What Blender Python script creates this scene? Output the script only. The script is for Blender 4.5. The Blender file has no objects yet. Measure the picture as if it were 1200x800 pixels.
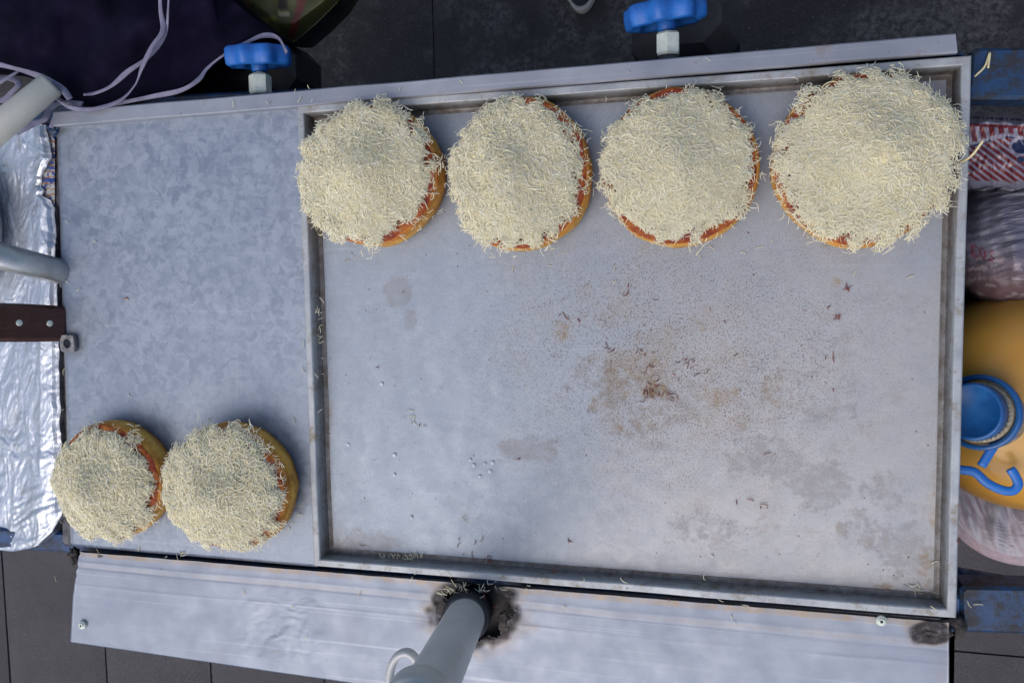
import bpy, math, random
import numpy as np
from mathutils import Vector, Matrix, noise as mn
random.seed(7); rng = np.random.default_rng(7)
S = bpy.context.scene
COL = S.collection
# ------------------------------------------------------------------ camera, light, exposure
F = 980.0; TZ = 0.85; CH = 0.80            # focal length (px of the 1200 px photo), rim height, camera height above rim
X = np.array([0.96645393, 0.00476364, -0.25679584]); Y = np.array([-0.01685792, -0.99649548, -0.08193024])
Z = np.cross(X, Y); R = np.stack([X, Y, Z])
def W(px, py, h=0.0):                        # where a measured point lies on the real plane at height h above the tray rim
    d = R @ np.array([px - 600.0, py - 400.0, F]); t = (h - CH) / d[2]
    return Vector((d[0] * t, d[1] * t, TZ + h))
cam_d = bpy.data.cameras.new('camera'); cam = bpy.data.objects.new('camera', cam_d); COL.objects.link(cam)
r = R @ np.array([1, 0, 0.]); u = R @ np.array([0, -1., 0]); b = R @ np.array([0, 0, -1.])
M = Matrix(((r[0], u[0], b[0], 0), (r[1], u[1], b[1], 0), (r[2], u[2], b[2], TZ + CH), (0, 0, 0, 1)))
cam.matrix_world = M
cam_d.sensor_width = 36; cam_d.lens = F / 1200 * 36; cam_d.clip_end = 500; cam_d.clip_start = 0.01
S.camera = cam
SUN_EL = math.radians(55); SUN_AZ_VEC = Vector((-0.42, -0.9, 0)).normalized()
w = bpy.data.worlds.new('World'); S.world = w; w.use_nodes = True
nt = w.node_tree; bg = nt.nodes['Background']; sky = nt.nodes.new('ShaderNodeTexSky'); sky.sky_type = 'NISHITA'
sky.sun_disc = False; sky.sun_elevation = SUN_EL
sky.sun_rotation = math.atan2(SUN_AZ_VEC.x, SUN_AZ_VEC.y); sky.air_density = 1.0; sky.dust_density = 3.0; sky.ozone_density = 1.0
nt.links.new(sky.outputs[0], bg.inputs[0]); bg.inputs[1].default_value = 0.15
sl = bpy.data.lights.new('sun', 'SUN'); so = bpy.data.objects.new('sun', sl); COL.objects.link(so)
sl.energy = 0.95; sl.angle = math.radians(60); sl.color = (1.0, 0.97, 0.93)
sd = Vector((SUN_AZ_VEC.x * math.cos(SUN_EL), SUN_AZ_VEC.y * math.cos(SUN_EL), math.sin(SUN_EL)))
so.rotation_euler = sd.to_track_quat('Z', 'Y').to_euler()
S.view_settings.view_transform = 'Standard'; S.view_settings.look = 'None'; S.view_settings.gamma = 1
S.view_settings.use_curve_mapping = False; S.view_settings.exposure = 0.15
# ------------------------------------------------------------------ helpers
def tag(o, label=None, cat=None, group=None, kind=None):
    if label: o['label'] = label
    if cat: o['category'] = cat
    if group: o['group'] = group
    if kind: o['kind'] = kind
    return o
def thing(name, loc, label, cat, group=None):
    o = bpy.data.objects.new(name, None); o.location = loc; o.empty_display_size = 0.03; COL.objects.link(o)
    return tag(o, label, cat, group)
def wloc(o):
    v = Vector(o.location)
    while o.parent: o = o.parent; v += o.location
    return v
def obj(name, V, Fc, mat, parent=None, smooth=True, attrs=None, mats=None, fmat=None):
    V = np.asarray([tuple(v) for v in V] if not isinstance(V, np.ndarray) else V, dtype=np.float64)
    if parent is not None: org = np.array(wloc(parent))
    else: org = np.array([V[:, 0].mean(), V[:, 1].mean(), V[:, 2].min()])
    me = bpy.data.meshes.new(name)
    me.from_pydata((V - org).tolist(), [], Fc if isinstance(Fc, list) else Fc.tolist())
    if mat: me.materials.append(mat)
    if smooth: me.polygons.foreach_set('use_smooth', [True] * len(me.polygons))
    if attrs:
        for k, a in attrs.items():
            ca = me.color_attributes.new(k, 'FLOAT_COLOR', 'POINT')
            a = np.asarray(a, dtype=np.float32)
            if a.shape[1] == 3: a = np.concatenate([a, np.ones((len(a), 1), np.float32)], 1)
            ca.data.foreach_set('color', a.ravel())
    me.update()
    o = bpy.data.objects.new(name, me); COL.objects.link(o)
    if parent is not None: o.parent = parent
    else: o.location = org
    return o
def grid_faces(nu, nv, keep=None, closed_u=False):
    f = []
    for j in range(nv - 1):
        for i in range(nu if closed_u else nu - 1):
            if keep is not None and not keep(i, j): continue
            i2 = (i + 1) % nu
            f.append((j * nu + i, (j + 1) * nu + i, (j + 1) * nu + i2, j * nu + i2))
    return f
def box(c, s, bev=0.0, rot=0.0):
    """chamfered box, centre c, size s"""
    hx, hy, hz = s[0] / 2, s[1] / 2, s[2] / 2; b_ = min(bev, hx * .9, hy * .9, hz * .9)
    if b_ <= 0:
        v = [(x, y, z) for z in (-hz, hz) for x, y in ((-hx, -hy), (hx, -hy), (hx, hy), (-hx, hy))]
        f = [(3, 2, 1, 0), (4, 5, 6, 7)] + [(i, (i + 1) % 4, 4 + (i + 1) % 4, 4 + i) for i in range(4)]
    else:
        v = []
        for z, k in ((-hz, b_), (-hz + b_, 0), (hz - b_, 0), (hz, b_)):
            X_, Y_ = hx - k, hy - k
            v += [(-X_ + b_, -Y_, z), (X_ - b_, -Y_, z), (X_, -Y_ + b_, z), (X_, Y_ - b_, z), (X_ - b_, Y_, z), (-X_ + b_, Y_, z), (-X_, Y_ - b_, z), (-X_, -Y_ + b_, z)]
        f = [tuple(range(7, -1, -1)), tuple(range(24, 32))]
        for k in range(3): f += [(k * 8 + i, k * 8 + (i + 1) % 8, k * 8 + 8 + (i + 1) % 8, k * 8 + 8 + i) for i in range(8)]
    cs, sn = math.cos(rot), math.sin(rot)
    return [(c[0] + x * cs - y * sn, c[1] + x * sn + y * cs, c[2] + z) for x, y, z in v], f
def join(*parts):
    V, Fc = [], []
    for v, f in parts:
        n = len(V); V += [tuple(p) for p in v]; Fc += [tuple(i + n for i in q) for q in f]
    return V, Fc
def catmull(P, n=8):
    P = [Vector(p) for p in P]; Q = [P[0] * 2 - P[1]] + P + [P[-1] * 2 - P[-2]]; out = []
    for i in range(1, len(Q) - 2):
        for k in range(n):
            t = k / n; a, b_, c, d = Q[i - 1], Q[i], Q[i + 1], Q[i + 2]
            out.append(.5 * ((2 * b_) + (c - a) * t + (2 * a - 5 * b_ + 4 * c - d) * t * t + (3 * b_ - a - 3 * c + d) * t ** 3))
    out.append(P[-1]); return out
def tube(P, rad, n=16, cap=True, squash=1.0, up=None, twist=None):
    """tube along P; squash flattens it along 'up'"""
    P = [Vector(p) for p in P]; V = []; m = len(P)
    rr = rad if hasattr(rad, '__len__') else [rad] * m
    ref = Vector(up) if up else Vector((0, 0, 1))
    for i, p in enumerate(P):
        t = (P[min(i + 1, m - 1)] - P[max(i - 1, 0)]).normalized()
        if up is None and abs(t.z) > .9: ref = Vector((1, 0, 0))
        a = t.cross(ref).normalized(); c = a.cross(t).normalized()
        if twist: q = Matrix.Rotation(twist[i], 3, t); a = q @ a; c = q @ c
        for k in range(n):
            th = 2 * math.pi * k / n
            V.append(p + a * math.cos(th) * rr[i] + c * math.sin(th) * rr[i] * squash)
    Fc = [(j * n + i, j * n + (i + 1) % n, (j + 1) * n + (i + 1) % n, (j + 1) * n + i) for j in range(m - 1) for i in range(n)]
    if cap: Fc += [tuple(range(n - 1, -1, -1)), tuple((m - 1) * n + i for i in range(n))]
    return V, Fc
def lathe(c, prof, n=32, axis=(0, 0, 1), lobes=0, depth=0.0, lobe_from=None):
    ax = Vector(axis).normalized(); q = Vector((0, 0, 1)).rotation_difference(ax); c = Vector(c); V = []
    for r_, z_ in prof:
        for k in range(n):
            th = 2 * math.pi * k / n; rk = r_
            if lobes and (lobe_from is None or r_ > lobe_from): rk = r_ * (1 + depth * math.cos(lobes * th))
            V.append(c + q @ Vector((rk * math.cos(th), rk * math.sin(th), z_)))
    m = len(prof)
    Fc = [(j * n + i, j * n + (i + 1) % n, (j + 1) * n + (i + 1) % n, (j + 1) * n + i) for j in range(m - 1) for i in range(n)]
    if prof[0][0] < 1e-3 or True: Fc.append(tuple(range(n - 1, -1, -1))); Fc.append(tuple((m - 1) * n + i for i in range(n)))
    return V, Fc
def fbm(x, y, s, o=3, seed=0.0):
    return mn.fractal(Vector((x * s + seed, y * s - seed, seed * .7)), 1.0, 2.0, o)
# ------------------------------------------------------------------ material kit
class MB:
    def __init__(s, name):
        s.m = bpy.data.materials.new(name); s.m.use_nodes = True; s.t = s.m.node_tree; s.p = s.t.nodes['Principled BSDF']
        s.tc = s.t.nodes.new('ShaderNodeTexCoord')
    def n(s, typ, **k):
        o = s.t.nodes.new(typ)
        for a, v in k.items():
            if hasattr(o, a): setattr(o, a, v)
            else: o.inputs[a.replace('_', ' ')].default_value = v
        return o
    def l(s, a, b_): s.t.links.new(a, b_)
    def noise(s, scale, detail=4, rough=.6, dist=0.0, stretch=None):
        o = s.n('ShaderNodeTexNoise'); o.inputs['Scale'].default_value = scale; o.inputs['Detail'].default_value = detail
        o.inputs['Roughness'].default_value = rough; o.inputs['Distortion'].default_value = dist
        v = s.tc.outputs['Object']
        if stretch:
            mp = s.n('ShaderNodeMapping'); mp.inputs['Scale'].default_value = stretch; s.l(v, mp.inputs[0]); v = mp.outputs[0]
        s.l(v, o.inputs['Vector']); return o.outputs['Fac']
    def ramp(s, fac, stops):
        o = s.n('ShaderNodeValToRGB'); e = o.color_ramp.elements
        while len(e) < len(stops): e.new(.5)
        for el, (p, c) in zip(e, stops):
            el.position = p; el.color = (*c, 1) if hasattr(c, '__len__') else (c, c, c, 1)
        s.l(fac, o.inputs[0]); return o.outputs[0]
    def mix(s, fac, a, b_, mode='MIX'):
        o = s.n('ShaderNodeMix'); o.data_type = 'RGBA'; o.blend_type = mode
        for sock, v in ((o.inputs[0], fac), (o.inputs[6], a), (o.inputs[7], b_)):
            if hasattr(v, 'is_linked'): s.l(v, sock)
            elif hasattr(v, '__len__'): sock.default_value = (*v, 1)
            else: sock.default_value = v
        return o.outputs[2]
    def math(s, op, a, b_=0.0):
        o = s.n('ShaderNodeMath'); o.operation = op
        for sock, v in ((o.inputs[0], a), (o.inputs[1], b_)):
            if hasattr(v, 'is_linked'): s.l(v, sock)
            else: sock.default_value = v
        return o.outputs[0]
    def attr(s, name):
        o = s.n('ShaderNodeVertexColor'); o.layer_name = name; return o.outputs['Color']
    def sep(s, c):
        o = s.n('ShaderNodeSeparateColor'); s.l(c, o.inputs[0]); return o.outputs
    def set(s, **k):
        for a, v in k.items():
            sock = s.p.inputs[{'base': 'Base Color', 'rough': 'Roughness', 'metal': 'Metallic', 'coat': 'Coat Weight', 'trans': 'Transmission Weight', 'sss': 'Subsurface Weight', 'spec': 'Specular IOR Level', 'coatr': 'Coat Roughness', 'sheen': 'Sheen Weight', 'ior': 'IOR'}[a]]
            if hasattr(v, 'is_linked'): s.l(v, sock)
            elif hasattr(v, '__len__'): sock.default_value = (*v, 1)
            else: sock.default_value = v
        return s
    def bump(s, h, strength=.3, dist=.001, prev=None):
        o = s.n('ShaderNodeBump'); o.inputs['Strength'].default_value = strength; o.inputs['Distance'].default_value = dist
        s.l(h, o.inputs['Height'])
        if prev is not None: s.l(prev, o.inputs['Normal'])
        s.l(o.outputs[0], s.p.inputs['Normal']); return o.outputs[0]
def simple(name, c1, c2, scale=60, rough=.5, metal=0., bump=.2, bs=None, bd=.0006, **k):
    m = MB(name); nz = m.noise(scale, 5); m.set(base=m.mix(m.ramp(nz, [(.35, 0.), (.65, 1.)]), c1, c2), metal=metal, **k)
    m.set(rough=m.ramp(m.noise(scale * 2.3, 3), [(.3, max(0, rough - .1)), (.7, min(1, rough + .12))]))
    if bump: m.bump(m.noise(bs or scale * 3, 4), bump, bd)
    return m.m
def scratches(m, scale=26, thr=.80):
    out = None
    for ang, sc in ((.35, 1.), (-.6, 1.3), (1.5, .8)):
        o = m.n('ShaderNodeTexNoise'); o.inputs['Scale'].default_value = scale * sc; o.inputs['Detail'].default_value = 3
        mp = m.n('ShaderNodeMapping'); mp.inputs['Rotation'].default_value = (0, 0, ang); mp.inputs['Scale'].default_value = (.12, 9, 1)
        m.l(m.tc.outputs['Object'], mp.inputs[0]); m.l(mp.outputs[0], o.inputs['Vector'])
        r_ = m.ramp(o.outputs['Fac'], [(thr - .13, 0.), (thr, 1.)]); out = r_ if out is None else m.math('MAXIMUM', out, r_)
    return out
# --- tray aluminium, with painted-in masks (R grease, G dull residue, B corner grime and darker edges)
def mk_pan():
    m = MB('tray_aluminium'); a = m.sep(m.attr('wear_tone')); pm = m.sep(m.attr('pits'))
    base = m.mix(m.ramp(m.noise(7, 6, .65), [(.3, 0.), (.7, 1.)]), (.27, .315, .375), (.33, .375, .435))
    fine = m.noise(480, 4, .8); base = m.mix(m.ramp(fine, [(.40, .30), (.60, 0.)]), base, (.20, .21, .24))
    base = m.mix(m.ramp(m.noise(55, 6, .75), [(.48, 0.), (.72, .5)]), base, (.38, .41, .46))
    hz_ = m.math('MULTIPLY', pm[1], m.ramp(m.noise(16, 8, .8), [(.25, .35), (.6, 1.)]))
    base = m.mix(hz_, base, (.40, .39, .385))
    base = m.mix(m.math('MULTIPLY', pm[1], m.ramp(m.noise(38, 8, .8), [(.52, 0.), (.66, .55)])), base, (.27, .255, .24))
    base = m.mix(m.math('MULTIPLY', scratches(m), .22), base, (.50, .53, .58))
    n1 = m.noise(95, 9, .82); n2 = m.noise(150, 5, .8); n3 = m.noise(62, 7, .75)
    g = m.math('MULTIPLY', m.ramp(m.math('ADD', a[1], m.math('MULTIPLY', m.math('SUBTRACT', n3, .5), 2.2)), [(.36, 0.), (.52, 1.)]), m.ramp(n1, [(.38, .15), (.54, 1.)]))
    g = m.math('MULTIPLY', g, .52)
    base = m.mix(g, base, (.235, .22, .215))
    rr = m.math('MULTIPLY', m.ramp(m.math('ADD', a[0], m.math('MULTIPLY', m.math('SUBTRACT', n3, .5), 1.8)), [(.25, 0.), (.75, 1.)]), m.ramp(n1, [(.42, 0.), (.60, .85)]))
    base = m.mix(rr, base, (.27, .17, .055))
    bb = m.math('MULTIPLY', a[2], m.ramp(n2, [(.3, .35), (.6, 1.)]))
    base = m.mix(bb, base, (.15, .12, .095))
    sp = m.math('MULTIPLY', m.ramp(m.noise(700, 2, .5), [(.545, 0.), (.62, 1.)]), m.math('MULTIPLY', pm[0], m.ramp(m.noise(45, 4, .7), [(.35, .45), (.6, 1.)])))
    base = m.mix(m.math('MULTIPLY', pm[0], m.ramp(m.noise(26, 7, .8), [(.48, 0.), (.66, .38)])), base, (.30, .225, .125))
    base = m.mix(sp, base, (.13, .09, .07))
    sp2 = m.ramp(m.noise(230, 1, .4), [(.765, 0.), (.78, .9)])
    base = m.mix(sp2, base, (.14, .05, .03))
    base = m.mix(m.math('MULTIPLY', m.ramp(m.noise(420, 3, .7), [(.60, 0.), (.68, .6)]), m.ramp(m.noise(20, 6, .8), [(.40, .15), (.60, 1.)])), base, (.20, .17, .15))
    m.set(base=base, metal=m.ramp(m.math('ADD', g, rr), [(0, .5), (.8, .1)]), rough=m.ramp(m.noise(60, 6, .7), [(.3, .44), (.7, .60)]))
    bm_ = m.bump(m.noise(700, 4, .7), .30, .0006)
    m.bump(m.noise(12, 3), .15, .002, bm_)
    return m.m
def mk_rim():
    m = MB('tray_rim'); n1 = m.noise(45, 6, .8)
    base = m.mix(m.ramp(m.noise(30, 4, .6, stretch=(1, 1, 8)), [(.3, 0.), (.7, 1.)]), (.27, .29, .32), (.44, .46, .47))
    base = m.mix(m.ramp(n1, [(.52, 0.), (.66, .8)]), base, (.22, .17, .10))
    base = m.mix(m.ramp(m.noise(230, 3), [(.68, 0.), (.74, .9)]), base, (.10, .07, .05))
    a = m.sep(m.attr('wear_tone')); base = m.mix(m.math('MULTIPLY', a[2], m.ramp(m.noise(90, 5, .8), [(.2, .5), (.6, 1.)])), base, (.085, .068, .055))
    m.set(base=base, metal=.35, rough=m.ramp(n1, [(.3, .45), (.7, .62)])); m.bump(m.noise(300, 4), .2, .0004); return m.m
def mk_galv():
    m = MB('galvanised_steel')
    v = m.n('ShaderNodeTexVoronoi'); v.inputs['Scale'].default_value = 190
    mp = m.n('ShaderNodeVectorMath'); mp.operation = 'MULTIPLY_ADD'
    nz = m.n('ShaderNodeTexNoise'); nz.inputs['Scale'].default_value = 90; m.l(m.tc.outputs['Object'], nz.inputs['Vector'])
    m.l(nz.outputs['Color'], mp.inputs[0]); mp.inputs[1].default_value = (.02, .02, .0); m.l(m.tc.outputs['Object'], mp.inputs[2])
    m.l(mp.outputs[0], v.inputs['Vector'])
    s1 = m.sep(v.outputs['Color'])[0]
    v2 = m.n('ShaderNodeTexVoronoi'); v2.inputs['Scale'].default_value = 85; m.l(mp.outputs[0], v2.inputs['Vector']); s2 = m.sep(v2.outputs['Color'])[1]
    sp = m.math('ADD', m.math('MULTIPLY', s1, .55), m.math('MULTIPLY', s2, .45))
    base = m.mix(m.ramp(sp, [(.2, 0.), (.8, 1.)]), (.20, .235, .295), (.30, .34, .40))
    base = m.mix(m.ramp(m.noise(9, 4), [(.4, 0.), (.7, .35)]), base, (.21, .25, .32))
    base = m.mix(m.ramp(m.noise(35, 7, .8), [(.5, 0.), (.72, .5)]), base, (.36, .40, .46))
    base = m.mix(m.math('MULTIPLY', scratches(m, 22, .78), .30), base, (.42, .46, .52))
    base = m.mix(m.ramp(m.noise(260, 2), [(.72, 0.), (.76, .7)]), base, (.16, .14, .12))
    a = m.sep(m.attr('wear_tone')); base = m.mix(m.math('MULTIPLY', a[2], m.ramp(m.noise(80, 5, .8), [(.25, .4), (.6, 1.)])), base, (.09, .085, .085))
    m.set(base=base, metal=.45, rough=m.ramp(sp, [(.2, .42), (.8, .56)])); m.bump(m.noise(25, 4), .2, .001); return m.m
def mk_sheet():
    m = MB('bright_aluminium_sheet')
    base = m.mix(m.ramp(m.noise(9, 7, .75), [(.3, 0.), (.7, 1.)]), (.23, .26, .325), (.29, .32, .38))
    base = m.mix(m.ramp(m.noise(240, 2), [(.74, 0.), (.77, .8)]), base, (.15, .13, .12))
    base = m.mix(m.math('MULTIPLY', scratches(m, 18, .76), .4), base, (.48, .51, .56))
    base = m.mix(m.ramp(m.noise(20, 8, .8), [(.52, 0.), (.70, .4)]), base, (.26, .26, .28))
    n1 = m.noise(70, 6, .85, 0.); a = m.sep(m.attr('wear_tone'))
    base = m.mix(m.math('MULTIPLY', a[0], m.ramp(n1, [(.35, 0.), (.6, 1.)])), base, (.33, .25, .17))
    base = m.mix(m.math('MULTIPLY', a[2], m.ramp(n1, [(.25, .3), (.5, 1.)])), base, (.025, .022, .024))
    m.set(base=base, metal=.5, rough=m.ramp(m.noise(30, 5), [(.3, .46), (.7, .62)])); m.bump(m.noise(60, 6, .75), .12, .001); return m.m
def mk_rail():
    m = MB('rail_aluminium'); base = m.mix(m.ramp(m.noise(10, 4), [(.35, 0.), (.65, 1.)]), (.25, .265, .31), (.36, .37, .41))
    base = m.mix(m.ramp(m.noise(170, 3), [(.69, 0.), (.74, .85)]), base, (.12, .10, .09))
    base = m.mix(m.ramp(m.noise(40, 5, .8), [(.58, 0.), (.72, .6)]), base, (.24, .17, .12))
    base = m.mix(m.math('MULTIPLY', scratches(m, 30, .76), .35), base, (.50, .52, .55))
    m.set(base=base, metal=.5, rough=.42); m.bump(m.noise(200, 4, stretch=(.1, 2, 2)), .1, .0004); return m.m
def mk_foil():
    m = MB('aluminium_foil'); base = m.mix(m.ramp(m.noise(30, 5, .8), [(.55, 0.), (.72, .55)]), (.58, .61, .66), (.34, .28, .20))
    m.set(base=base, metal=.8, rough=.40); m.bump(m.noise(90, 5, .7, 1.5), .35, .0015); return m.m
def mk_blue(nm, c1, c2):
    m = MB(nm); n1 = m.noise(60, 6, .8)
    base = m.mix(m.ramp(m.noise(18, 4), [(.3, 0.), (.7, 1.)]), c1, c2)
    base = m.mix(m.ramp(n1, [(.44, 0.), (.58, .9)]), base, (.014, .012, .012))
    m.set(base=base, rough=m.ramp(n1, [(.3, .3), (.7, .65)])); m.bump(n1, .5, .0012); return m.m
def mk_bread():
    m = MB('bread_crust'); s = m.n('ShaderNodeSeparateXYZ'); m.l(m.tc.outputs['Object'], s.inputs[0])
    z = m.math('ADD', m.math('MULTIPLY', s.outputs[2], 24.0), m.math('MULTIPLY', m.math('SUBTRACT', m.noise(28, 5, .7), .5), .55))
    base = m.ramp(z, [(.0, (.24, .085, .02)), (.12, (.40, .19, .03)), (.30, (.62, .38, .08)), (.60, (.62, .32, .055)), (.80, (.46, .16, .022)), (.95, (.42, .10, .016))])
    base = m.mix(m.ramp(m.noise(120, 5, .8), [(.5, 0.), (.7, .55)]), base, (.74, .50, .14))
    base = m.mix(m.ramp(m.noise(45, 7, .8), [(.47, 0.), (.62, .75)]), base, (.30, .105, .02))
    m.set(base=base, rough=.55, sss=.06, spec=.3); m.p.inputs['Subsurface Scale'].default_value = .004
    m.bump(m.noise(150, 5, .7), .55, .0015); return m.m
def mk_sauce():
    m = MB('baked_tomato_glaze'); n1 = m.noise(70, 5, .7, .5)
    base = m.ramp(n1, [(.30, (.15, .018, .008)), (.46, (.24, .036, .010)), (.56, (.34, .085, .014)), (.72, (.46, .18, .03))])
    m.set(base=base, rough=.5, coat=.08, coatr=.3, spec=.25); m.bump(m.noise(130, 6, .75), .9, .0025); return m.m
def mk_cheese(nm='grated_cheese', dark=1.0):
    m = MB(nm); t = m.sep(m.attr('tone'))
    base = m.ramp(t[0], [(0., (.95 * dark, .79 * dark, .48 * dark)), (.35, (.98 * dark, .86 * dark, .53 * dark)), (.75, (1.0 * dark, .92 * dark, .62 * dark)), (1., (1.0 * dark, .95 * dark, .77 * dark))])
    m.set(base=base, rough=.45, spec=.4, sss=.5); m.p.inputs['Subsurface Scale'].default_value = .0025; m.p.inputs['Subsurface Radius'].default_value = (1., .8, .5); return m.m
def mk_attr(nm, rough, metal=0., coat=0., bump=.3, bs=80, bd=.001, trans=0.):
    m = MB(nm); c = m.attr('print'); m.set(base=m.mix(m.ramp(m.noise(bs, 4), [(.4, 0.), (.8, .25)]), c, (.5, .5, .5), 'MULTIPLY'), rough=rough, metal=metal, coat=coat, coatr=.15, trans=trans)
    if bump: m.bump(m.noise(bs, 5, .65, 1.0), bump, bd)
    return m.m
def mk_paver(nm, c1, c2, c3, scuff=0.):
    m = MB(nm); oi = m.n('ShaderNodeObjectInfo')
    base = m.mix(m.ramp(m.noise(420, 4, .8), [(.35, 0.), (.65, 1.)]), c1, c2)
    base = m.mix(m.ramp(m.noise(9, 6, .7), [(.42, 0.), (.75, .7)]), base, c3)
    base = m.mix(m.ramp(m.noise(330, 2, .5), [(.73, 0.), (.76, .8)]), base, (.36, .34, .32))
    if scuff: base = m.mix(m.math('MULTIPLY', m.ramp(m.noise(7, 3, .6), [(.46, 0.), (.62, 1.)]), m.ramp(m.noise(95, 7, .85), [(.44, 0.), (.60, scuff)])), base, (.17, .155, .15))
    if scuff: base = m.mix(m.ramp(m.noise(180, 6, .85), [(.5, 0.), (.66, .55)]), base, (.07, .064, .062))
    base = m.mix(m.math('MULTIPLY', oi.outputs['Random'], .3), base, (.5, .5, .5), 'MULTIPLY')
    m.set(base=base, rough=.85); m.bump(m.noise(260, 6, .85), .9, .003); return m.m
PAN, RIM, GALV, SHEET, RAIL, FOIL = mk_pan(), mk_rim(), mk_galv(), mk_sheet(), mk_rail(), mk_foil()
BLUE = mk_blue('worn_blue_paint', (.008, .045, .14), (.012, .07, .20)); DBLUE = mk_blue('dirty_dark_blue_paint', (.005, .022, .06), (.008, .05, .14))
BREAD, SAUCE, CHEESE = mk_bread(), mk_sauce(), mk_cheese(); CRUMB = mk_cheese('dried_cheese', .75)
BURNT = simple('burnt_crumb', (.12, .014, .008), (.30, .06, .02), 120, .5)
BLACK = simple('black_rubber', (.008, .008, .010), (.018, .017, .02), 60, .6, bump=.4)
SOOT = simple('scorched_weld', (.012, .012, .014), (.06, .045, .035), 120, .65, bump=1., bs=150, bd=.003)
PLBLUE = simple('blue_plastic_wheel', (.008, .085, .33), (.014, .13, .46), 70, .48, bump=.5, bs=120, bd=.001)
CAPBLUE = simple('blue_cap_plastic', (.008, .075, .24), (.012, .11, .32), 50, .35, bump=.15)
ZINC = simple('zinc_plated_steel', (.55, .60, .52), (.75, .78, .68), 90, .35, .25, bump=.15)
DSTEEL = simple('dark_steel', (.05, .05, .06), (.12, .12, .13), 90, .4, .7)
POLE = simple('pale_grey_tube', (.50, .50, .48), (.57, .57, .55), 14, .38, .0, bump=.08)
POLE2 = simple('cream_grey_tube', (.36, .36, .33), (.43, .43, .39), 12, .45, .0, bump=.08)
STEEL = simple('satin_steel', (.30, .32, .33), (.44, .45, .46), 40, .35, .7, bump=.06)
NAVY = simple('navy_cloth', (.0035, .0028, .010), (.007, .0055, .018), 30, .9, bump=.5, bs=900, bd=.0006, spec=.08)
LAV = simple('grey_lavender_binding', (.15, .145, .21), (.22, .21, .29), 60, .85, bump=.5, bs=900, bd=.0005)
DIRT = simple('joint_dirt', (.010, .009, .010), (.03, .027, .026), 90, .95)
SLAB = mk_paver('grey_paving_slab', (.055, .050, .054), (.105, .097, .102), (.048, .044, .046))
SLAB_SHADE = mk_paver('shaded_worn_slab', (.010, .009, .010), (.026, .023, .024), (.045, .040, .040), .75)  # scuffed paving behind the cart; shade there put into darker colours
def mk_wood():
    m = MB('varnished_red_wood'); n1 = m.noise(30, 5, .7, 1., stretch=(8, 8, .35))
    m.set(base=m.ramp(n1, [(.3, (.018, .004, .003)), (.55, (.050, .010, .006)), (.75, (.085, .018, .010))]), rough=.3, coat=.3); m.bump(n1, .2, .0005); return m.m
WOOD = mk_wood()
# ------------------------------------------------------------------ ground and pavement
g = box((0, 0, -0.25), (80, 80, 0.42)); tag(obj('ground', *g, DIRT, smooth=False), kind='structure')
pv = tag(bpy.data.objects.new('pavement', None), kind='structure'); pv.location = (0, 0, -0.04); COL.objects.link(pv)
def paver_mesh(nm, sx, sy, mat, seed):
    n = 10; V = []
    for j in range(n):
        for i in range(n):
            x, y = i / (n - 1) - .5, j / (n - 1) - .5; e = max(abs(x), abs(y))
            V.append((x * sx, y * sy, 0.04 - (0.0035 if e > .49 else 0) + .0008 * mn.noise(Vector((x * 5, y * 5, seed)))))
    Fc = [(j * n + i, j * n + i + 1, (j + 1) * n + i + 1, (j + 1) * n + i) for j in range(n - 1) for i in range(n - 1)]
    ring = [i for i in range(n)] + [j * n + n - 1 for j in range(1, n)] + [(n - 1) * n + i for i in range(n - 2, -1, -1)] + [j * n for j in range(n - 2, 0, -1)]
    b0 = len(V); V += [(V[k][0], V[k][1], 0.0) for k in ring]; m_ = len(ring)
    Fc += [(ring[k], b0 + k, b0 + (k + 1) % m_, ring[(k + 1) % m_]) for k in range(m_)]
    me = bpy.data.meshes.new(nm); me.from_pydata(V, [], Fc); me.materials.append(mat); return me
def lay(mat, sx, sy, xs, ys, first):
    me = paver_mesh('paver', sx - (.005 if sx < 1 else .002), sy - .004, mat, first)
    for y in ys:
        for x in xs:
            o = bpy.data.objects.new('paver', me); COL.objects.link(o); o.parent = pv
            o.location = (x, y, random.uniform(-.0008, .0008)); o.rotation_euler = (0, 0, random.uniform(-.002, .002))
jx = W(122, 760, -TZ).x; jy = W(1150, 766, -TZ).y
for k in range(-5, 10):
    oy = 0 if k >= 4 else .12
    lay(SLAB, .295, .62, [jx + .1475 + .295 * k], [jy + .31 + oy, jy - .31 + oy, jy - .93 + oy] + ([jy + .93 + oy] if oy < 0 else []), 1)
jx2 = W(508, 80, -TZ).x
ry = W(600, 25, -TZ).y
lay(SLAB_SHADE, 1.6, .60, [jx2 + .8 + 1.6 * k for k in range(-2, 2)], [ry, ry + .6, ry + 1.2], 2)
far_slab = tag(obj('road', *box((0, 0, -0.0245), (60, 60, 0.03)), SLAB_SHADE, smooth=False), kind='structure')
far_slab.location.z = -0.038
# ------------------------------------------------------------------ cart
cl = W(600, 400, 0); cart = thing('food_cart', (cl.x, cl.y, 0), 'blue steel street food cart with galvanised worktop and white aluminium front strip', 'food cart')
def px_poly_bar(p1, p2, wpx, h, th, mat, name, n=10, bev=.003):
    """a square tube between two measured points at height h (top), width wpx metres, thickness th"""
    a, b_ = W(*p1, h), W(*p2, h); d = (b_ - a); L = d.length; c = (a + b_) / 2
    v, f = box((0, 0, 0), (L, wpx, th), bev); q = math.atan2(d.y, d.x)
    V = [(c.x + x * math.cos(q) - y * math.sin(q), c.y + x * math.sin(q) + y * math.cos(q), c.z - th / 2 + z) for x, y, z in v]
    return obj(name, V, f, mat, cart, smooth=False)
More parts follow.
